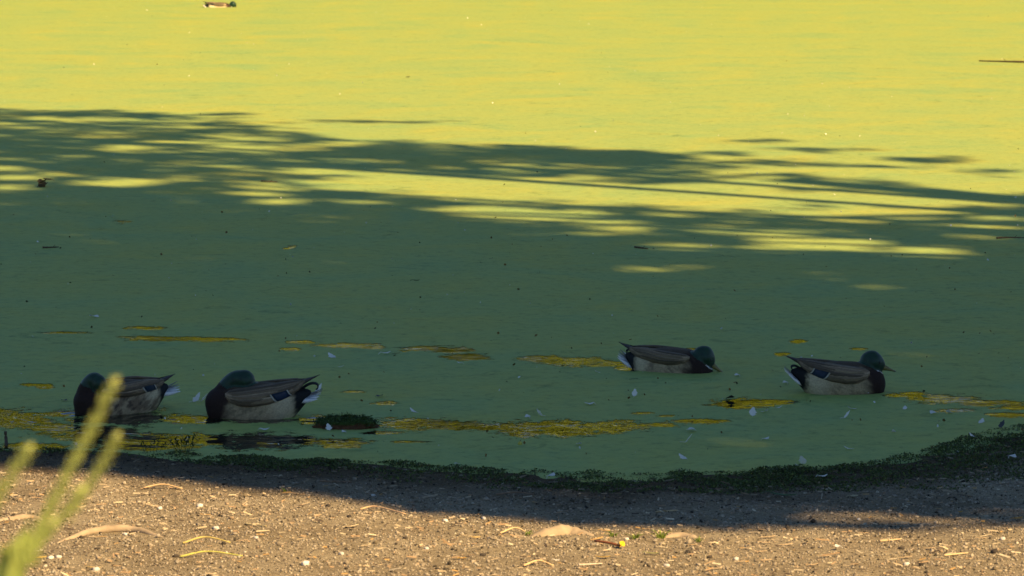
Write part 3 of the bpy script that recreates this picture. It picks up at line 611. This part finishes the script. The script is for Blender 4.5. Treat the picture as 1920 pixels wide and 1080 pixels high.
stick('floating_twig', [G(1190, 463, 0.006), G(1215, 466, 0.006)], 0.006, 0.003, 'tiny dark twig lying between two sun flecks')
stick('floating_twig', [G(80, 464, 0.006), G(110, 463, 0.006)], 0.006, 0.003, 'thin dark twig in the shade below the leaf clump')
stick('shore_stick', [G(11, 842, -0.03), G(12, 838, 0.01), A(11, 822, G(11, 838)[1]), A(10, 809, G(11, 838)[1])], 0.009, 0.006, 'short dark stake poking up at the shoreline')
put_leaf('floating_leaf', 780, 528, 16, 0.5, 0.3, (0.02, 0.035, 0.015), 'dark curled leaf on open shaded weed', on='water', yaw=0.3)
put_leaf('floating_leaf', 765, 146, 10, 0.7, 0.5, (0.06, 0.05, 0.02), 'brown leaf far out on sunlit weed', on='water', yaw=0.9)
put_leaf('floating_leaf', 1772, 834, 12, 0.6, 0.2, (0.40, 0.19, 0.05), 'orange leaf afloat near the weed bank', on='water', yaw=1.2)
put_leaf('floating_leaf', 1190, 713, 14, 0.35, 0.1, (0.015, 0.018, 0.01), 'narrow dark leaf beneath the dabbling duck', on='water')
put_leaf('floating_leaf', 745, 665, 14, 0.5, 0.2, (0.18, 0.10, 0.04), 'small brown leaf beside a white feather', on='water', yaw=0.4)
# small yellow fruit
mb = MB(); rr = [np.stack([0.009 * math.sin(q) * np.cos(np.arange(10) * .628), 0.009 * math.sin(q) * np.sin(np.arange(10) * .628), np.full(10, 0.006 + 0.009 * math.cos(q))], 1) for q in np.linspace(3.1, 0.1, 8)]
mb.add(*loft(rr), col=(0.5, 0.42, 0.08)); mb.add(*tube([(0, 0, 0.014), (0.003, 0, 0.022)], 0.0012, 5), col=(0.1, 0.07, 0.03)); o = mb.build('fallen_fruit', M['litter']); o.location = G(975, 834); tag(o, 'small round yellow fruit floating on the weed', 'fruit')

# mossy clod of earth in the water
def blob(nx, rx, ry, rz, seed, rough=0.2):
    th = np.linspace(0.03, math.pi - 0.03, nx); ph = np.arange(nx * 2) * math.pi / nx; rr = []
    for q in th:
        row = []
        for f in ph:
            d = Vector((math.sin(q) * math.cos(f), math.sin(q) * math.sin(f), math.cos(q))); k = 1 + rough * mnoise.noise(d * 2.2 + Vector((seed, 0, 0))) + 0.5 * rough * mnoise.noise(d * 6 + Vector((seed, 3, 0)))
            z = d.z; row.append((rx * k * math.copysign(abs(d.x) ** 0.75, d.x), ry * k * d.y, rz * k * math.copysign(abs(z) ** 0.7, z)))
        rr.append(np.array(row))
    return loft(rr[::-1])
p = G(648, 806); e = empty('mossy_clod', (p[0], p[1] + 0.07, 0)); tag(e, 'low mossy earth clod with green grass top standing in the water', 'clod')
V_, F_ = blob(18, 0.135, 0.075, 0.042, 5, 0.25); c = np.where(V_[:, 2:3] > 0.022, (0.035, 0.055, 0.012), (0.085, 0.040, 0.018)); mb = MB(); mb.add(V_, F_, c); mb.build('earth', M['clod'], e)
nl = 1500; P = V_[rng.integers(0, len(V_), nl * 3)]; P = P[P[:, 2] > 0.016][:nl]; P = P + rng.normal(size=P.shape) * 0.005; L = rng.uniform(0.008, 0.020, len(P)); Vq, Fq = leaf_quads(P, L, L * 0.3, rng)
cq = np.repeat(np.array([(0.045, 0.075, 0.015)]) * rng.uniform(0.5, 1.6, (len(P), 1)), 4, 0); q = link('moss', npmesh('moss', Vq, Fq, cq), e, [M['leafv']]); q['kind'] = 'stuff'

# ------------------------------------------------------------------ bank: gravel, litter, weeds
ico_v = []; ph = (1 + 5 ** .5) / 2
for a, b_ in ((-1, ph), (1, ph), (-1, -ph), (1, -ph)): ico_v.append((a, b_, 0))
for a, b_ in ((-1, ph), (1, ph), (-1, -ph), (1, -ph)): ico_v.append((0, a, b_))
for a, b_ in ((ph, -1), (ph, 1), (-ph, -1), (-ph, 1)): ico_v.append((a, 0, b_))
ico_v = np.array(ico_v) / math.sqrt(1 + ph * ph)
ico_f = np.array([(0, 11, 5), (0, 5, 1), (0, 1, 7), (0, 7, 10), (0, 10, 11), (1, 5, 9), (5, 11, 4), (11, 10, 2), (10, 7, 6), (7, 1, 8), (3, 9, 4), (3, 4, 2), (3, 2, 6), (3, 6, 8), (3, 8, 9), (4, 9, 5), (2, 4, 11), (6, 2, 10), (8, 6, 7), (9, 8, 1)])
def gravel(n, seed, bx=(-2.25, 2.3, 11.3, 15.4), bv=ico_v, bf=ico_f, out=False):
    nv = len(bv); r = np.random.default_rng(seed); x = r.uniform(bx[0], bx[1], n); y = r.uniform(bx[2], bx[3], n); t_ = land(x, y)
    k0 = ~((np.abs(x) < 2.25) & (y > 11.3)) if out else np.ones(n, bool)
    k = k0 & (t_ > 0.12) & (r.random(n) < np.clip(0.25 + t_ * 0.9, 0, 1)); x, y = x[k], y[k]; n = len(x)
    s = np.clip(r.lognormal(math.log(0.0025), 0.42, n), 0.0012, 0.009); sx = s[:, None] * r.uniform(0.7, 1.35, (n, 3)); sx[:, 2] *= 0.75
    V_ = bv[None] * (1 + 0.22 * r.normal(size=(n, nv, 1))) * sx[:, None]; a = r.uniform(0, 6.28, n); ca, sa = np.cos(a)[:, None], np.sin(a)[:, None]
    X = V_[:, :, 0] * ca - V_[:, :, 1] * sa; Y = V_[:, :, 0] * sa + V_[:, :, 1] * ca
    z = ground_z(x, y) + sx[:, 2] * r.uniform(0.1, 0.9, n)
    V_ = np.stack([X + x[:, None], Y + y[:, None], V_[:, :, 2] + z[:, None]], 2).reshape(-1, 3); F_ = (bf[None] + nv * np.arange(n)[:, None, None]).reshape(-1, 3)
    pal = np.array([(0.295, 0.245, 0.175), (0.25, 0.205, 0.145), (0.34, 0.285, 0.205), (0.12, 0.095, 0.06), (0.04, 0.032, 0.022), (0.40, 0.36, 0.27), (0.29, 0.21, 0.13)])
    c = pal[r.choice(7, n, p=[.30, .30, .12, .10, .09, .03, .06])] * r.uniform(0.75, 1.2, (n, 1)) * (1 - np.array([0.76, 0.82, 0.87])[None] * damp(x, y)[:, None]); return V_, F_, np.repeat(c, nv, 0)
oct_v = np.array([(1, 0, 0), (-1, 0, 0), (0, 1, 0), (0, -1, 0), (0, 0, 1), (0, 0, -1)], float); oct_f = np.array([(0, 2, 4), (2, 1, 4), (1, 3, 4), (3, 0, 4), (2, 0, 5), (1, 2, 5), (3, 1, 5), (0, 3, 5)])
ga, gb = gravel(76000, 5), gravel(90000, 15, (-3.6, 3.9, 8.5, 16.4), oct_v, oct_f, True)
gall = (np.concatenate([ga[0], gb[0]]), np.concatenate([ga[1], gb[1] + len(ga[0])]), np.concatenate([ga[2], gb[2]]))
tag(link('gravel', npmesh('gravel', *gall), None, [M['stone']]), 'fine gravel and crumbs of soil covering the sandy bank', 'gravel', kind='stuff')
# fine straw, bark bits and leaf crumbs
def litter(n, seed):
    r = np.random.default_rng(seed); x = r.uniform(-2.25, 2.3, n); y = r.uniform(11.3, 15.4, n); k = land(x, y) > 0.15; x, y = x[k], y[k]; n = len(x); a = r.normal(0, 0.7, n); L = r.lognormal(math.log(0.016), 0.5, n).clip(0.005, 0.06); Wd = r.uniform(0.002, 0.007, n)
    z = ground_z(x, y) + 0.006 + r.uniform(0, 0.004, n); ca, sa = np.cos(a), np.sin(a); dz = r.normal(0, 0.18, n) * L
    q = lambda l, w_, up_: np.stack([x + l * ca - w_ * sa, y + l * sa + w_ * ca, z + up_], 1)
    V_ = np.stack([q(-L / 2, -Wd / 2, -dz / 2), q(L / 2, -Wd / 2, dz / 2), q(L / 2, Wd / 2, dz / 2 + Wd * 0.5), q(-L / 2, Wd / 2, -dz / 2 + Wd * 0.5)], 1).reshape(-1, 3)
    pal = np.array([(0.40, 0.31, 0.19), (0.30, 0.20, 0.11), (0.07, 0.05, 0.035), (0.46, 0.38, 0.25), (0.34, 0.21, 0.08)])
    c = pal[r.choice(5, n, p=[.32, .25, .22, .13, .08])] * r.uniform(0.8, 1.2, (n, 1)) * (1 - 0.65 * damp(x, y))[:, None]; return V_, np.arange(4 * n).reshape(n, 4), np.repeat(c, 4, 0)
tag(link('plant_litter', npmesh('plant_litter', *litter(2300, 6)), None, [M['litter']]), 'fine straw and bark crumbs strewn over the sandy bank', 'litter', kind='stuff')

# low water weeds washed up along the shoreline, wider towards the right
def weeds(n, seed):
    r = np.random.default_rng(seed); px = r.uniform(-60, 2000, n); sy = np.interp(px, [p_[0] for p_ in SHORE_PX], [p_[1] for p_ in SHORE_PX])
    wid = np.interp(px, [0, 300, 420, 650, 900, 1200, 1500, 1700, 1800, 1950], [6, 10, 26, 36, 38, 42, 48, 66, 95, 110])
    f = r.random(n) ** 1.1 * 1.25 - 0.12; py = sy + f * wid
    P = np.array([G(a, b_) for a, b_ in zip(px, py)])
    cl = vnoise(P[:, 0], P[:, 1] * 0.8, 9, 31) + 0.6 * vnoise(P[:, 0], P[:, 1], 22, 32)
    k = r.random(n) < np.clip(np.interp(px, [0, 1500, 1800, 2000], [0.5, 0.55, 0.85, 0.95]) + 1.9 * cl, 0.03, 1) * np.interp(px, [0, 330, 430, 700, 2000], [0.06, 0.12, 0.7, 1, 1]) * np.clip(0.75 + 1.1 * vnoise(P[:, 0], P[:, 1], 3.2, 33), 0.2, 1) * (1 - 0.75 * f.clip(0, 1)); P, cl, f = P[k], cl[k], f[k]; m_ = len(P)
    hgt = np.clip(0.005 + 0.036 * cl, 0.002, 0.024) * np.interp(f, [-0.1, 0.35, 1], [0.75, 1.1, 0.35]); P[:, 2] = np.maximum(ground_z(P[:, 0], P[:, 1]), 0) + r.random(m_) * hgt + 0.002
    L = r.uniform(0.006, 0.016, m_); V_, F_ = leaf_quads(P, L, L * 0.55, r); V_[:, 2] = np.maximum(V_[:, 2], 0.003)
    pal = np.array([(0.070, 0.098, 0.022), (0.045, 0.062, 0.018), (0.115, 0.145, 0.032), (0.085, 0.068, 0.030)]); c = pal[r.choice(4, m_, p=[.4, .3, .15, .15])] * r.uniform(0.7, 1.3, (m_, 1)); return V_, F_, np.repeat(c, 4, 0)
tag(link('shore_weeds', npmesh('shore_weeds', *weeds(170000, 8)), None, [M['leafv']]), 'dark green water weeds matted along the shoreline', 'weeds', kind='stuff')

# two small leafy plants standing at the water line on the left
for a, hpx, ns, lab in ((285, 26, 6, 'small weed plant with thin upright stems at the shoreline'), (345, 26, 9, 'bushier small weed plant with rounded leaves at the shoreline')):
    p = GZ(a, 851); e = empty('shore_plant', (p[0], p[1], max(p[2], 0.0))); tag(e, lab, 'plant'); S_ = sc(851); mbs = MB()
    for k in range(ns):
        h_ = hpx / S_ * random.uniform(0.55, 1.05); dx = (k / (ns - 1) - 0.5) * 46 / S_; c = catmull([(dx * 0.5, 0, -0.01), (dx * 0.8, random.uniform(-.02, .02), h_ * 0.5), (dx * 1.1 + random.uniform(-.008, .008), random.uniform(-.02, .02), h_)], 8)
        st = MB(); st.add(*tube(c, np.linspace(0.0016, 0.0008, 8), 5), col=(0.05, 0.07, 0.02)); so_ = st.build('stem', M['leafv'], e)
        for q in range(5):
            i = 3 + q if q < 5 else 7; i = min(i, 7); me = leaf_mesh(0.017 if ns > 6 else 0.015, 0.009 if ns > 6 else 0.005, 0.4, (0.045, 0.075, 0.018), q); me.materials.append(M['leafv']); lf = link('leaf', me, so_)
            az = q * 2.4 + k; el = random.uniform(0.3, 1.1); lf.rotation_euler = (0, -el, az); lf.location = c[i] + 0.008 * np.array([math.cos(az) * math.cos(el), math.sin(az) * math.cos(el), math.sin(el)])

# bare roots breaking the sand, and one mound of sand
def root(pts, rad, label, hump):
    P = np.array([GZ(*q) for q in pts]); n = 22; c = catmull(P, n); gz = ground_z(c[:, 0], c[:, 1]); s = np.linspace(0, 1, n); c[:, 2] = gz + (hump - 0.0) * np.sin(math.pi * s) ** 0.8 - rad * 0.95
    base = c[0].copy(); mb = MB(); mb.add(*tube(c - base, rad * (0.35 + 0.65 * np.sin(math.pi * s) ** 0.6) * (1 + 0.06 * rng.normal(size=n)), 12)); o = mb.build('tree_root', M['root']); o.location = base; tag(o, label, 'root')
root([(95, 1020), (160, 1002), (215, 997), (262, 998), (318, 1010)], 0.014, 'long pale root arching out of sand left of the straws', 0.024)
root([(985, 1008), (1030, 1003), (1070, 1000), (1125, 1007)], 0.032, 'stout pale mound of sand beside green grass tufts', 0.030)  # mound of sand, shaped with the root function
root([(1235, 1009), (1275, 1005), (1315, 1009)], 0.018, 'short pale root hump in the sand right of grass tufts', 0.014)
root([(-30, 985), (20, 975), (60, 972), (95, 978)], 0.014, 'thin pale root in sand behind the tall grass', 0.014)

# pebbles large enough to pick out
def pebble(px, py, wpx, col, label, group=None):
    s = wpx / sc(py) / 2; V_, F_ = blob(8, s, s * 0.8, s * 0.6, px * 0.01, 0.3); mb = MB(); mb.add(V_, F_, col); o = mb.build('pebble', M['stone']); p = GZ(px, py); o.location = (p[0], p[1], p[2] + s * 0.3); o.rotation_euler = (0, 0, px); tag(o, label, 'pebble', group)
for a, b_, s, c in ((573, 1060, 17, .62), (375, 950, 13, .60), (907, 973, 9, .62), (835, 978, 11, .58), (405, 992, 12, .50), (640, 1040, 11, .45), (95, 1048, 12, .55), (110, 1046, 11, .5), (235, 1003, 9, .6), (1175, 1012, 9, .5), (1250, 1062, 11, .45),
                 (1880, 1012, 12, .5), (1700, 1060, 12, .5), (800, 1030, 10, .5), (480, 1010, 10, .48), (180, 1070, 14, .5), (300, 955, 11, .55), (1610, 975, 8, .6), (1380, 1050, 11, .45), (700, 930, 8, .5)):
    pebble(a, b_, s, (c, c * 0.92, c * 0.8), 'small whitish pebble lying on the sandy bank', 'pale pebbles on the sandy bank')
for a, b_, s in ((1865, 1037, 15), (1510, 1022, 10), (1330, 1046, 10), (905, 1043, 12), (615, 950, 10), (655, 970, 10), (1690, 1030, 11), (330, 1045, 12), (1290, 1036, 10), (760, 1010, 9)):
    pebble(a, b_, s, (0.045, 0.036, 0.028), 'dark brown pebble lying on the sandy bank', 'dark pebbles on the sandy bank')

# leaves, chips, twigs and straws lying on the bank
put_leaf('fallen_leaf', 1467, 932, 58, 0.36, 0.28, (0.10, 0.17, 0.07), 'long green leaf lying in shade on the dark soil', yaw=-0.35, m_='leafv', seed=3)
for a, b_, s, c, lab, y_ in ((867, 1050, 15, (0.62, 0.36, 0.02), 'small golden yellow leaf on sunlit sand', 0.2), (1132, 1048, 28, (0.55, 0.36, 0.08), 'curled tan yellow leaf below the red twig', -0.4), (1222, 1041, 28, (0.35, 0.36, 0.14), 'narrow grey green leaf on sunlit sand', -0.3),
                       (1800, 963, 14, (0.60, 0.33, 0.06), 'orange leaf on the shadow edge of the bank', 0.5), (1843, 981, 12, (0.58, 0.36, 0.08), 'small amber leaf in the streaky shadow', 0.9), (1908, 975, 22, (0.50, 0.26, 0.06), 'larger orange brown leaf in the streaky shadow', 0.3),
                       (1847, 880, 12, (0.45, 0.24, 0.06), 'orange leaf lying on the green weed mat', 0.7), (1512, 907, 16, (0.22, 0.27, 0.05), 'yellow green leaf in the shoreline weeds', 0.1), (1548, 915, 18, (0.30, 0.20, 0.08), 'tan leaf among shoreline weeds', -0.8), (893, 1011, 18, (0.50, 0.36, 0.14), 'pale tan leaf on the open sand', 0.2),
                       (660, 990, 30, (0.62, 0.50, 0.32), 'cream coloured dry leaf curled on the sand', 0.5), (1600, 933, 20, (0.5, 0.42, 0.25), 'pale dry leaf on dark shaded soil', 0.3), (78, 1049, 20, (0.58, 0.40, 0.10), 'yellowish leaf on sand beside the grass', 0.1), (178, 1068, 22, (0.58, 0.42, 0.14), 'tan leaf on sand right of the grass', -0.1)):
    put_leaf('fallen_leaf', a, b_, s, 0.5 if s < 25 else 0.3, 0.25, c, lab, yaw=y_)
for i, (a, b_, s, y_) in enumerate(((1440, 1010, 30, .1), (1433, 1020, 22, -.2), (1475, 1024, 26, .15), (1428, 1037, 20, 0), (1436, 1053, 24, .1), (1402, 1031, 20, -.3), (1525, 1062, 20, .4), (1545, 1046, 22, -.1), (1345, 1069, 22, .3), (1700, 1048, 24, .1), (1745, 1031, 20, .2), (1620, 1003, 18, 0), (1390, 1056, 16, .5), (1840, 1012, 20, -.2), (1300, 1025, 20, .1))):
    put_leaf('wood_chip', a, b_, s, 0.24, 0.15, (0.56, 0.42, 0.26), 'pale tan willow leaf chip lying on sunlit sand', 'chip', 'pale chips on the sunlit sand', yaw=y_, seed=i)
def bank_stick(name, pts, r, label, col, cat='straw', group=None, arch=0.012):
    P = np.array([GZ(*q) for q in pts]); P[:, 2] += r + 0.003; P[1:-1, 2] += arch; return stick(name, P, r, r * 0.6, label, col, cat, group, twig=False)
G_ = 'dry straws on the sandy bank'
for q, c in (([(268, 918), (305, 917), (342, 919)], (.55, .38, .2)), ([(343, 1022), (385, 1017), (432, 1021)], (.45, .36, .12)), ([(338, 1047), (390, 1044), (455, 1046)], (.42, .40, .10)), ([(938, 1003), (965, 999), (985, 1000)], (.6, .42, .22)),
             ([(982, 1064), (1010, 1061), (1038, 1064)], (.6, .42, .22)), ([(675, 958), (705, 959), (760, 967)], (.55, .36, .2)), ([(480, 1000), (505, 998)], (.5, .4, .25)), ([(1230, 903 + 60), (1270, 960)], (.4, .3, .16)), ([(930, 930), (970, 932), (1000, 930)], (.2, .13, .08)), ([(600, 905), (660, 907)], (.2, .13, .08)), ([(1085, 1063), (1130, 1060)], (.5, .4, .3)), ([(460, 985), (500, 990)], (.5, .4, .2)), ([(1770, 1045), (1815, 1040)], (.52, .4, .22)), ([(1650, 1018), (1690, 1014)], (.5, .36, .2))):
    lab = {(343, 1022): 'yellowish straw lying just behind a longer greenish straw', (338, 1047): 'long greenish straw on sand right of the tall grass', (268, 918): 'tan straw at the left end of the shadow edge', (675, 958): 'long bent tan straw on the shadow edge',
           (938, 1003): 'short straw touching the stout sand mound', (930, 930): 'dark straw on damp shaded soil behind the sand mound', (600, 905): 'dark straw on damp soil near the mossy shoreline weeds'}.get(q[0], 'dry tan straw lying flat on the open sunlit sand')
    bank_stick('dry_straw', q, 0.0035, lab, c, group=G_)
e = empty('red_twig', tuple(GZ(1115, 1022))); tag(e, 'red brown twig with a yellow leaf at its end', 'twig'); P = np.array([GZ(1115, 1020), GZ(1140, 1023), GZ(1163, 1029)]); P[:, 2] += 0.010; b0 = np.array(e.location)
mb = MB(); mb.add(*tube(catmull(P - b0, 8), 0.0042, 7), col=(0.22, 0.075, 0.03)); mb.build('stem', M['litter'], e); me = leaf_mesh(0.03, 0.022, 0.5, (0.65, 0.40, 0.02), 2); me.materials.append(M['litter']); o = link('leaf', me, e); o.location = P[-1] - b0 + np.array([0.004, 0, 0.004]); o.rotation_euler = (0.7, -0.3, 1.2)
# green grass tufts
def tuft(px, py, wpx, hpx, n, label, col):
    p = GZ(px, py); e = empty('grass_tuft', tuple(p)); tag(e, label, 'grass', 'small grass tufts on the bank' if label.startswith('tiny') else None); s = sc(py)
    for k in range(n):
        a = random.uniform(0, 6.28); R_ = wpx / s / 2 * random.uniform(.2, 1); h_ = hpx / s * random.uniform(.5, 1.1); x, y = R_ * math.cos(a), R_ * math.sin(a); W_ = 0.0025
        c = catmull([(x * .3, y * .3, -0.006), (x * .6, y * .6, h_ * .7), (x * 1.2, y * 1.2, h_)], 6); vs = []
        for i, q in enumerate(c): ww = W_ * (1 - i / 5.3); vs += [q + (ww, 0, 0), q + (0, 0.0012, 0.001), q - (ww, 0, 0)]
        fs = [(i * 3 + j, i * 3 + j + 1, i * 3 + j + 4, i * 3 + j + 3) for i in range(5) for j in range(2)]; mb = MB(); mb.add(vs, fs, np.array(col) * random.uniform(.8, 1.2)); mb.build('blade', M['leafv'], e)
for a, b_, wd, hp, n in ((1150, 1006, 30, 9, 14), (1190, 1010, 40, 11, 18), (1240, 1010, 36, 17, 22), (1310, 1016, 26, 9, 12), (988, 1004, 30, 8, 10), (535, 922, 14, 8, 8)):
    tuft(a, b_, wd, hp, n, 'tiny bright green grass tuft sprouting from the sand', (0.20, 0.26, 0.04))

# ------------------------------------------------------------------ tall grass close to the lens
Y0 = 2.9
e = empty('tall_grass', (0, 0, 0)); tag(e, 'tall yellow green grass with seed spikes close at the left', 'grass')
b0 = np.array([A(-20, 1100, Y0)[0] - 0.12, Y0, 0.0]); b0[2] = float(ground_z(b0[0], b0[1])); e.location = b0
M['grass'] = mat('sunlit grass stalk', vcol=True, rough=0.6, spec=0.3, nscale=30, namt=0.2, trans=0.35)
def stalk(pix, dy, spike_to, rs, rw, lean=0.0, col=(0.34, 0.40, 0.10), seed=0):
    r = np.random.default_rng(seed); P = np.array([A(a, b_, Y0 + dy) for a, b_ in pix][::-1]) - b0
    low = np.array([P[0][0] * 0.15 + r.uniform(-.02, .02), dy * 0.5, -0.02]); mid = low * 0.45 + P[0] * 0.55 + np.array([-0.03, 0, 0]); c = catmull(np.vstack([low, mid, P]), 60)
    mb = MB(); mb.add(*tube(c, np.linspace(0.0026, 0.0014, 60), 7), col=col); st = mb.build('stalk', M['grass'], e)
    seg = np.cumsum(np.linalg.norm(np.diff(c, axis=0), axis=1)); tot = seg[-1]; mb = MB(); nsp = int(spike_to / 0.0016)
    for k in range(nsp):                                   # overlapping spikelets round the stalk
        s = tot - spike_to * k / nsp; i = min(int(np.searchsorted(seg, s)) + 1, 59); p_ = c[i]; t_ = nrm(c[i] - c[i - 1]); f = k / nsp; rad = rs * (0.45 + 0.75 * math.sin(math.pi * min(0.98, 0.12 + 0.88 * f)))
        a = k * 2.4; sd = nrm(np.cross(t_, (math.cos(a), math.sin(a), 0.2))); d = nrm(t_ * 0.9 + sd * 0.55); L = rw * r.uniform(0.8, 1.2); q = p_ + sd * rad * 0.35; n2 = nrm(np.cross(d, sd)); wq = 0.0017
        vs = [q, q + d * L * .5 + n2 * wq, q + d * L, q + d * L * .5 - n2 * wq, q + d * L * .5 + np.cross(n2, d) * wq * 1.2]; mb.add(vs, [(0, 1, 4), (1, 2, 4), (2, 3, 4), (3, 0, 4), (0, 3, 2, 1)], np.array([0.42, 0.46, 0.13]) * r.uniform(.8, 1.2))
    mb.build('seed_head', M['grass'], st, smooth=False)
stalk([(213, 722), (190, 765), (160, 825), (128, 885), (95, 955), (55, 1030), (20, 1095)], 0.0, 0.125, 0.0034, 0.0085, seed=1)
stalk([(218, 822), (190, 872), (160, 920), (118, 965), (70, 1030), (30, 1095)], 0.12, 0.075, 0.0036, 0.0085, seed=2)
stalk([(52, 846), (28, 880), (0, 925), (-35, 985), (-70, 1060)], -0.10, 0.085, 0.0040, 0.009, seed=3)
stalk([(150, 925), (128, 960), (92, 1000), (50, 1050), (15, 1100)], 0.05, 0.03, 0.0042, 0.010, seed=4)
stalk([(95, 985), (70, 1020), (40, 1060), (10, 1110)], -0.05, 0.02, 0.004, 0.010, seed=5)
def gblade(pix, dy, wd, col):
    P = np.array([A(a, b_, Y0 + dy) for a, b_ in pix][::-1]) - b0; c = catmull(np.vstack([[0.0, dy * .5, -0.02], (P[0] * .6 + np.array([-.02, 0, 0])), P]), 24); vs = []
    for i, q in enumerate(c): ww = wd * (1 - (i / 24) ** 2.5); vs += [q + (ww, 0, 0), q + (0, 0.003, 0), q - (ww, 0, 0)]
    mb = MB(); mb.add(vs, [(i * 3 + j, i * 3 + j + 1, i * 3 + j + 4, i * 3 + j + 3) for i in range(23) for j in range(2)], col); mb.build('blade', M['grass'], e)
for q, dy, wd in (([(140, 945), (100, 985), (60, 1040), (20, 1110)], .02, .004), ([(100, 905), (85, 960), (50, 1030), (10, 1110)], .08, .004), ([(60, 960), (45, 1010), (20, 1060), (-10, 1120)], -.04, .0045), ([(30, 1000), (15, 1050), (-5, 1110)], .0, .005), ([(85, 1030), (60, 1060), (30, 1110)], .03, .005)):
    gblade(q, dy, wd, (0.32, 0.38, 0.09))
